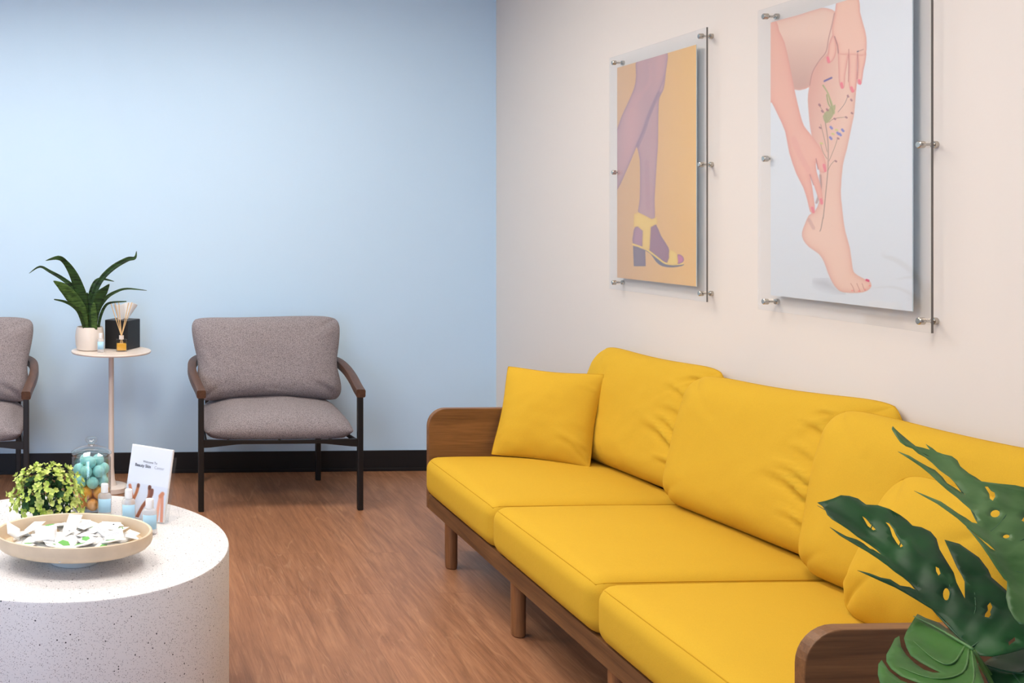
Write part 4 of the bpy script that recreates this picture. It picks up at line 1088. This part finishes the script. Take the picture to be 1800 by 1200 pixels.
# ------------------------------------------------------------------ split-leaf plant in the foreground
MP = Vector((1.50, 1.36, 0))
mo = thing('monstera_plant', MP, 'large split-leaf plant with dark green leaves in front of the near sofa arm', 'plant')
auto_smooth(G().lathe([(0, 0), (.11, 0), (.12, .01), (.15, .30), (.155, .34), (.145, .34), (.138, .30), (0, .30)], MP, 48).obj('pot', M['planter'], mo))
auto_smooth(G().lathe([(0, .302), (.1, .305), (.137, .300)], MP, 32).obj('soil', M['soil'], mo))
def plane_from(pts):
    a, b, c = [onY(u, v, y) for u, v, y in pts]; n = (b-a).cross(c-a).normalized()
    if n.dot(Vector((0, 0, H))-Vector((a.x, a.y, a.z))) < 0 and n.y > 0: n = -n
    return a, n
def mleaf(name, plane, outline, holes, rib, veins, mat, ribmat, fold=.25, ripple=.004, step=.0085, ribr=.0022, droop=0.0):
    a0, n = plane_from(plane)
    if n.y > 0: n = -n
    org = Vector((0, 0, H))
    def up(u, v):
        r = ray(u, v); t = (a0-org).dot(n)/r.dot(n); return org+r*t
    R_ = [up(*p) for p in rib]; e1 = (R_[-1]-R_[0]).normalized(); e2 = n.cross(e1)
    def loc(p): d = p-R_[0]; return Vector((d.dot(e1), d.dot(e2)))
    O_ = [loc(up(*p)) for p in outline]; HO = [[loc(up(*p)) for p in h] for h in holes]; RB = [loc(p) for p in catmull(R_, 6)]
    VN = [[loc(up(*p)) for p in v] for v in veins]
    x0, x1 = min(p.x for p in O_), max(p.x for p in O_); y0, y1 = min(p.y for p in O_), max(p.y for p in O_)
    gx, gy = np.meshgrid(np.arange(x0, x1, step), np.arange(y0, y1, step*.9)); gx = gx+((np.arange(gx.shape[0]) % 2)*step/2)[:, None]
    px, py = gx.ravel(), gy.ravel(); OP = [tuple(p) for p in O_]
    ok = inside(px, py, OP) & (edist(px, py, OP) > step*.45)
    for h in HO:
        hp = [tuple(p) for p in h]; ok &= ~inside(px, py, hp) & (edist(px, py, hp) > step*.35)
    pts = list(O_); edges = [(i, (i+1) % len(O_)) for i in range(len(O_))]
    for h in HO:
        b = len(pts); pts += h; edges += [(b+i, b+(i+1) % len(h)) for i in range(len(h))]
    pts += [Vector((x, y)) for x, y in zip(px[ok], py[ok])]
    V2, _, F2, _, _, _ = delaunay_2d_cdt(pts, edges, [], 0, 1e-6)
    V2a = np.array([tuple(p) for p in V2]); F2 = [f for f in F2 if len(f) == 3]
    cen = np.array([V2a[list(f)].mean(0) for f in F2]); keep = inside(cen[:, 0], cen[:, 1], OP)
    for h in HO: keep &= ~inside(cen[:, 0], cen[:, 1], [tuple(p) for p in h])
    F2 = [f for f, k_ in zip(F2, keep) if k_]
    dr = edist(V2a[:, 0], V2a[:, 1], [tuple(p) for p in RB], False); dv = np.full(len(V2a), 9.)
    for v in VN: dv = np.minimum(dv, edist(V2a[:, 0], V2a[:, 1], [tuple(p) for p in v], False))
    z = fold*dr*1.0 - fold*.9*np.maximum(dr-.035, 0)*1.1 + ripple*(1-np.exp(-dv/.006)) - droop*(V2a[:, 0]-x0)**2
    z += np.array([noise.noise(Vector((p[0]*14, p[1]*14, 3)))*ripple*.9 for p in V2a])
    W3 = [R_[0]+e1*float(p[0])+e2*float(p[1])+n*float(zz) for p, zz in zip(V2a, z)]
    lf = obj(name, W3, F2, mat, mo, smooth=True, solid=.0009)
    g = G(); RP = catmull(R_, 6); k_ = len(RP)
    g.tube([p - n*.0004-n*droop*(loc(p).x-x0)**2 for p in RP], [ribr*(.25+.75*i/(k_-1)) for i in range(k_)], 8); g.obj('midrib', ribmat, lf, smooth=True)
    if VN:
        g = G()
        for v in veins:
            c_ = catmull([up(*p) for p in v], 5); m_ = len(c_)
            pp = []
            for p in c_:
                l = loc(p); d_ = float(edist(np.array([l.x]), np.array([l.y]), [tuple(q) for q in RB], False)[0]); pp.append(p+n*(fold*d_-fold*.99*max(d_-.035, 0)-droop*(l.x-x0)**2+.0003))
            g.tube(pp, [ribr*.55*(1-.75*i/(m_-1)) for i in range(m_)], 6)
        g.obj('side_veins', ribmat, lf, smooth=True)
    return lf, [up(*rib[-1])][0]
def ell(cx, cy, rx, ry, n=12): return [(cx+rx*math.cos(2*PI*i/n), cy+ry*math.sin(2*PI*i/n)) for i in range(n)]
outA = [(1568, 751), (1566, 757), (1572, 769), (1580, 782), (1590, 789), (1602, 792), (1612, 801), (1625, 807), (1637, 817), (1650, 830), (1668, 842), (1680, 855), (1690, 867), (1697, 873),
        (1688, 869), (1675, 861), (1662, 854), (1654, 843), (1641, 831), (1626, 825), (1610, 817), (1595, 808), (1575, 801), (1594, 813), (1615, 827), (1630, 839), (1645, 853), (1662, 867), (1680, 879), (1690, 887), (1701, 895), (1711, 904), (1716, 914), (1716, 923),
        (1706, 922), (1695, 915), (1680, 908), (1665, 899), (1650, 889), (1635, 883), (1620, 877), (1603, 870), (1624, 882), (1644, 893), (1664, 907), (1680, 918), (1700, 935), (1720, 951), (1735, 961), (1750, 973),
        (1738, 969), (1722, 955), (1708, 943), (1695, 932), (1706, 945), (1719, 962), (1734, 983), (1748, 1003), (1762, 1021), (1768, 1025), (1767, 1037), (1764, 1055), (1768, 1075), (1778, 1094), (1787, 1104), (1803, 1105),
        (1840, 1085), (1862, 1040), (1872, 980), (1868, 930), (1845, 892), (1815, 874), (1795, 864), (1780, 860), (1750, 857), (1722, 852), (1712, 845), (1700, 838), (1685, 825), (1680, 815), (1670, 807), (1655, 802), (1645, 798), (1637, 792), (1625, 785), (1633, 794), (1620, 790), (1608, 787), (1595, 777), (1580, 764), (1572, 756)]
holA = [[(1616, 797), (1626, 801), (1637, 807), (1628, 804)], [(1727, 861), (1732, 862), (1738, 870), (1744, 873), (1745, 880), (1741, 887), (1736, 883), (1735, 875)],
        ell(1746, 908, 8, 6), ell(1766, 947, 5.5, 3.2), [(1791, 922), (1796, 925), (1800, 918), (1807, 912), (1803, 909), (1797, 914)]]
lA, bA = mleaf('leaf', [(1568, 751, 1.70), (1787, 1020, 1.46), (1800, 870, 1.56)], outA, holA,
               [(1568, 751), (1600, 782), (1650, 815), (1690, 862), (1718, 915), (1738, 940), (1762, 973), (1787, 1020)],
               [[(1737, 938), (1758, 920), (1773, 895), (1773, 878)], [(1760, 970), (1785, 958), (1810, 945)], [(1770, 991), (1800, 988), (1830, 980)], [(1778, 1003), (1800, 1009), (1830, 1015)], [(1712, 888), (1722, 870), (1718, 850)]],
               M['mon_mid'], M['mon_rib'], .22, .0035)
outB = [(1436, 887), (1450, 887), (1462, 886), (1475, 883), (1490, 884), (1505, 888), (1520, 896), (1540, 899), (1560, 905), (1580, 915), (1592, 925), (1601, 934), (1617, 937), (1633, 945), (1643, 958), (1648, 977), (1657, 993), (1673, 1018), (1678, 1035), (1687, 1052), (1693, 1063),
        (1692, 1033), (1687, 1023), (1678, 1008), (1669, 988), (1657, 960), (1683, 968), (1717, 993), (1733, 1013), (1739, 1026), (1763, 1047), (1790, 1075), (1812, 1105), (1818, 1135), (1800, 1152), (1770, 1160), (1740, 1163), (1719, 1159), (1710, 1143),
        (1697, 1132), (1680, 1115), (1665, 1099), (1650, 1084), (1640, 1078), (1625, 1071), (1610, 1063), (1590, 1053), (1570, 1043), (1545, 1033), (1522, 1023), (1504, 1015), (1525, 1020), (1545, 1027), (1562, 1029), (1580, 1037), (1597, 1038), (1607, 1041), (1616, 1042),
        (1608, 1037), (1597, 1028), (1585, 1020), (1570, 1012), (1558, 1003), (1540, 992), (1522, 981), (1505, 971), (1490, 962), (1472, 951), (1456, 938), (1470, 946), (1485, 954), (1503, 959), (1515, 964), (1526, 972), (1538, 974), (1550, 979),
        (1540, 971), (1525, 962), (1505, 952), (1490, 941), (1475, 932), (1460, 924), (1452, 915), (1449, 903), (1444, 893)]
holB = [[(1513, 915), (1520, 919), (1530, 927), (1538, 937), (1534, 937), (1524, 929)], [(1553, 928), (1560, 931), (1567, 941), (1572, 951), (1580, 961), (1585, 969), (1581, 970), (1574, 962), (1566, 952), (1561, 939)],
        [(1641, 1007), (1647, 1010), (1650, 1019), (1646, 1023), (1642, 1016)], ell(1661, 1052, 6, 9.5), [(1737, 1069), (1741, 1077), (1737, 1086), (1738, 1092), (1734, 1097), (1727, 1096), (1728, 1090), (1733, 1083), (1732, 1075)], [(1768, 1141), (1779, 1133), (1780, 1139), (1769, 1147)]]
lB, bB = mleaf('leaf', [(1437, 888, 1.72), (1710, 1142, 1.42), (1660, 962, 1.60)], outB, holB,
               [(1437, 888), (1500, 925), (1560, 975), (1612, 1037), (1662, 1094), (1710, 1142)],
               [[(1525, 943), (1535, 915), (1522, 897)], [(1570, 985), (1585, 945), (1570, 912)], [(1612, 1035), (1622, 985), (1600, 940)], [(1655, 1085), (1668, 1050), (1660, 1010)], [(1690, 1120), (1712, 1080), (1705, 1020)], [(1708, 1138), (1745, 1115), (1762, 1080)], [(1580, 997), (1560, 985), (1530, 968)], [(1640, 1070), (1610, 1055), (1570, 1035)]],
               M['mon_dark'], M['mon_rib'], .28, .0045)
outC = [(1612, 1072), (1607, 1083), (1592, 1100), (1588, 1113), (1592, 1127), (1600, 1142), (1615, 1153), (1633, 1163), (1653, 1172), (1640, 1172), (1623, 1167), (1607, 1156), (1592, 1141), (1583, 1127), (1580, 1108), (1572, 1113), (1565, 1127), (1557, 1142), (1557, 1153), (1565, 1165), (1582, 1177), (1607, 1187), (1640, 1197), (1660, 1203),
        (1633, 1200), (1603, 1193), (1582, 1184), (1562, 1169), (1549, 1151), (1543, 1158), (1542, 1175), (1547, 1193), (1562, 1215), (1590, 1238), (1640, 1250), (1695, 1245), (1725, 1225), (1733, 1200), (1722, 1172), (1711, 1143), (1697, 1127), (1680, 1110), (1663, 1096), (1650, 1087), (1628, 1081)]
lC, bC = mleaf('leaf', [(1607, 1083, 1.52), (1543, 1175, 1.38), (1711, 1142, 1.40)], outC, [],
               [(1606, 1083), (1640, 1100), (1670, 1117), (1711, 1142)],
               [[(1697, 1134), (1670, 1160), (1640, 1150), (1605, 1120)], [(1703, 1140), (1690, 1175), (1640, 1185), (1580, 1165)], [(1708, 1143), (1710, 1190), (1680, 1225)]],
               M['mon_light'], M['mon_ribl'], .15, .003, ribr=.0028)
outD = [(1722, 1166), (1738, 1148), (1765, 1132), (1795, 1112), (1825, 1105), (1860, 1125), (1885, 1180), (1880, 1240), (1840, 1275), (1790, 1265), (1755, 1230), (1735, 1195)]
lD, bD = mleaf('leaf', [(1722, 1166, 1.44), (1860, 1130, 1.42), (1800, 1265, 1.30)], outD, [],
               [(1875, 1180), (1820, 1185), (1770, 1180), (1722, 1166)], [[(1790, 1183), (1810, 1160), (1822, 1135)], [(1780, 1182), (1800, 1210), (1805, 1245)]], M['mon_dark'], M['mon_rib'], .15, .003)
def sh(l, du, dv): return [(x+du, y+dv) for x, y in l]  # leaves E to G: added below the view to shade the near arm
shade_lE, bE = mleaf('leaf', [(1387, 1248, 1.46), (1323, 1340, 1.34), (1491, 1307, 1.34)], sh(outC, -220, 165), [], sh([(1606, 1083), (1640, 1100), (1670, 1117), (1711, 1142)], -220, 165), [], M['mon_light'], M['mon_ribl'], .15, .003)
shade_lF, bF = mleaf('leaf', [(1417, 1228, 1.52), (1690, 1482, 1.32), (1640, 1302, 1.46)], sh(outB, -20, 340), [sh(h, -20, 340) for h in holB], sh([(1437, 888), (1500, 925), (1560, 975), (1612, 1037), (1662, 1094), (1710, 1142)], -20, 340), [], M['mon_dark'], M['mon_rib'], .25, .004)
shade_lG, bG = mleaf('leaf', [(1558, 1231, 1.50), (1777, 1500, 1.32), (1790, 1350, 1.42)], sh(outA, -10, 480), [sh(h, -10, 480) for h in holA], sh([(1568, 751), (1650, 815), (1718, 915), (1787, 1020)], -10, 480), [], M['mon_mid'], M['mon_rib'], .22, .0035)
for b, mid, mt in ((bE, Vector((1.38, 1.36, .48)), 'stem'), (bF, Vector((1.42, 1.36, .46)), 'stem'), (bG, Vector((1.46, 1.36, .46)), 'stem'), (bA, Vector((1.46, 1.40, .60)), 'stem'), (bB, Vector((1.44, 1.38, .55)), 'stem'), (bC, Vector((1.40, 1.37, .52)), 'stem'), (bD, Vector((1.43, 1.39, .50)), 'stem')):
    g = G(); g.tube(catmull([b, b*.7+mid*.3+Vector((.01, 0, -.02)), mid, MP+Vector((-.03, 0, .30))], 6), [.0028]*6+[.0034]*6+[.0045]*7, 8)
    g.obj('stalk', M[mt], mo, smooth=True)
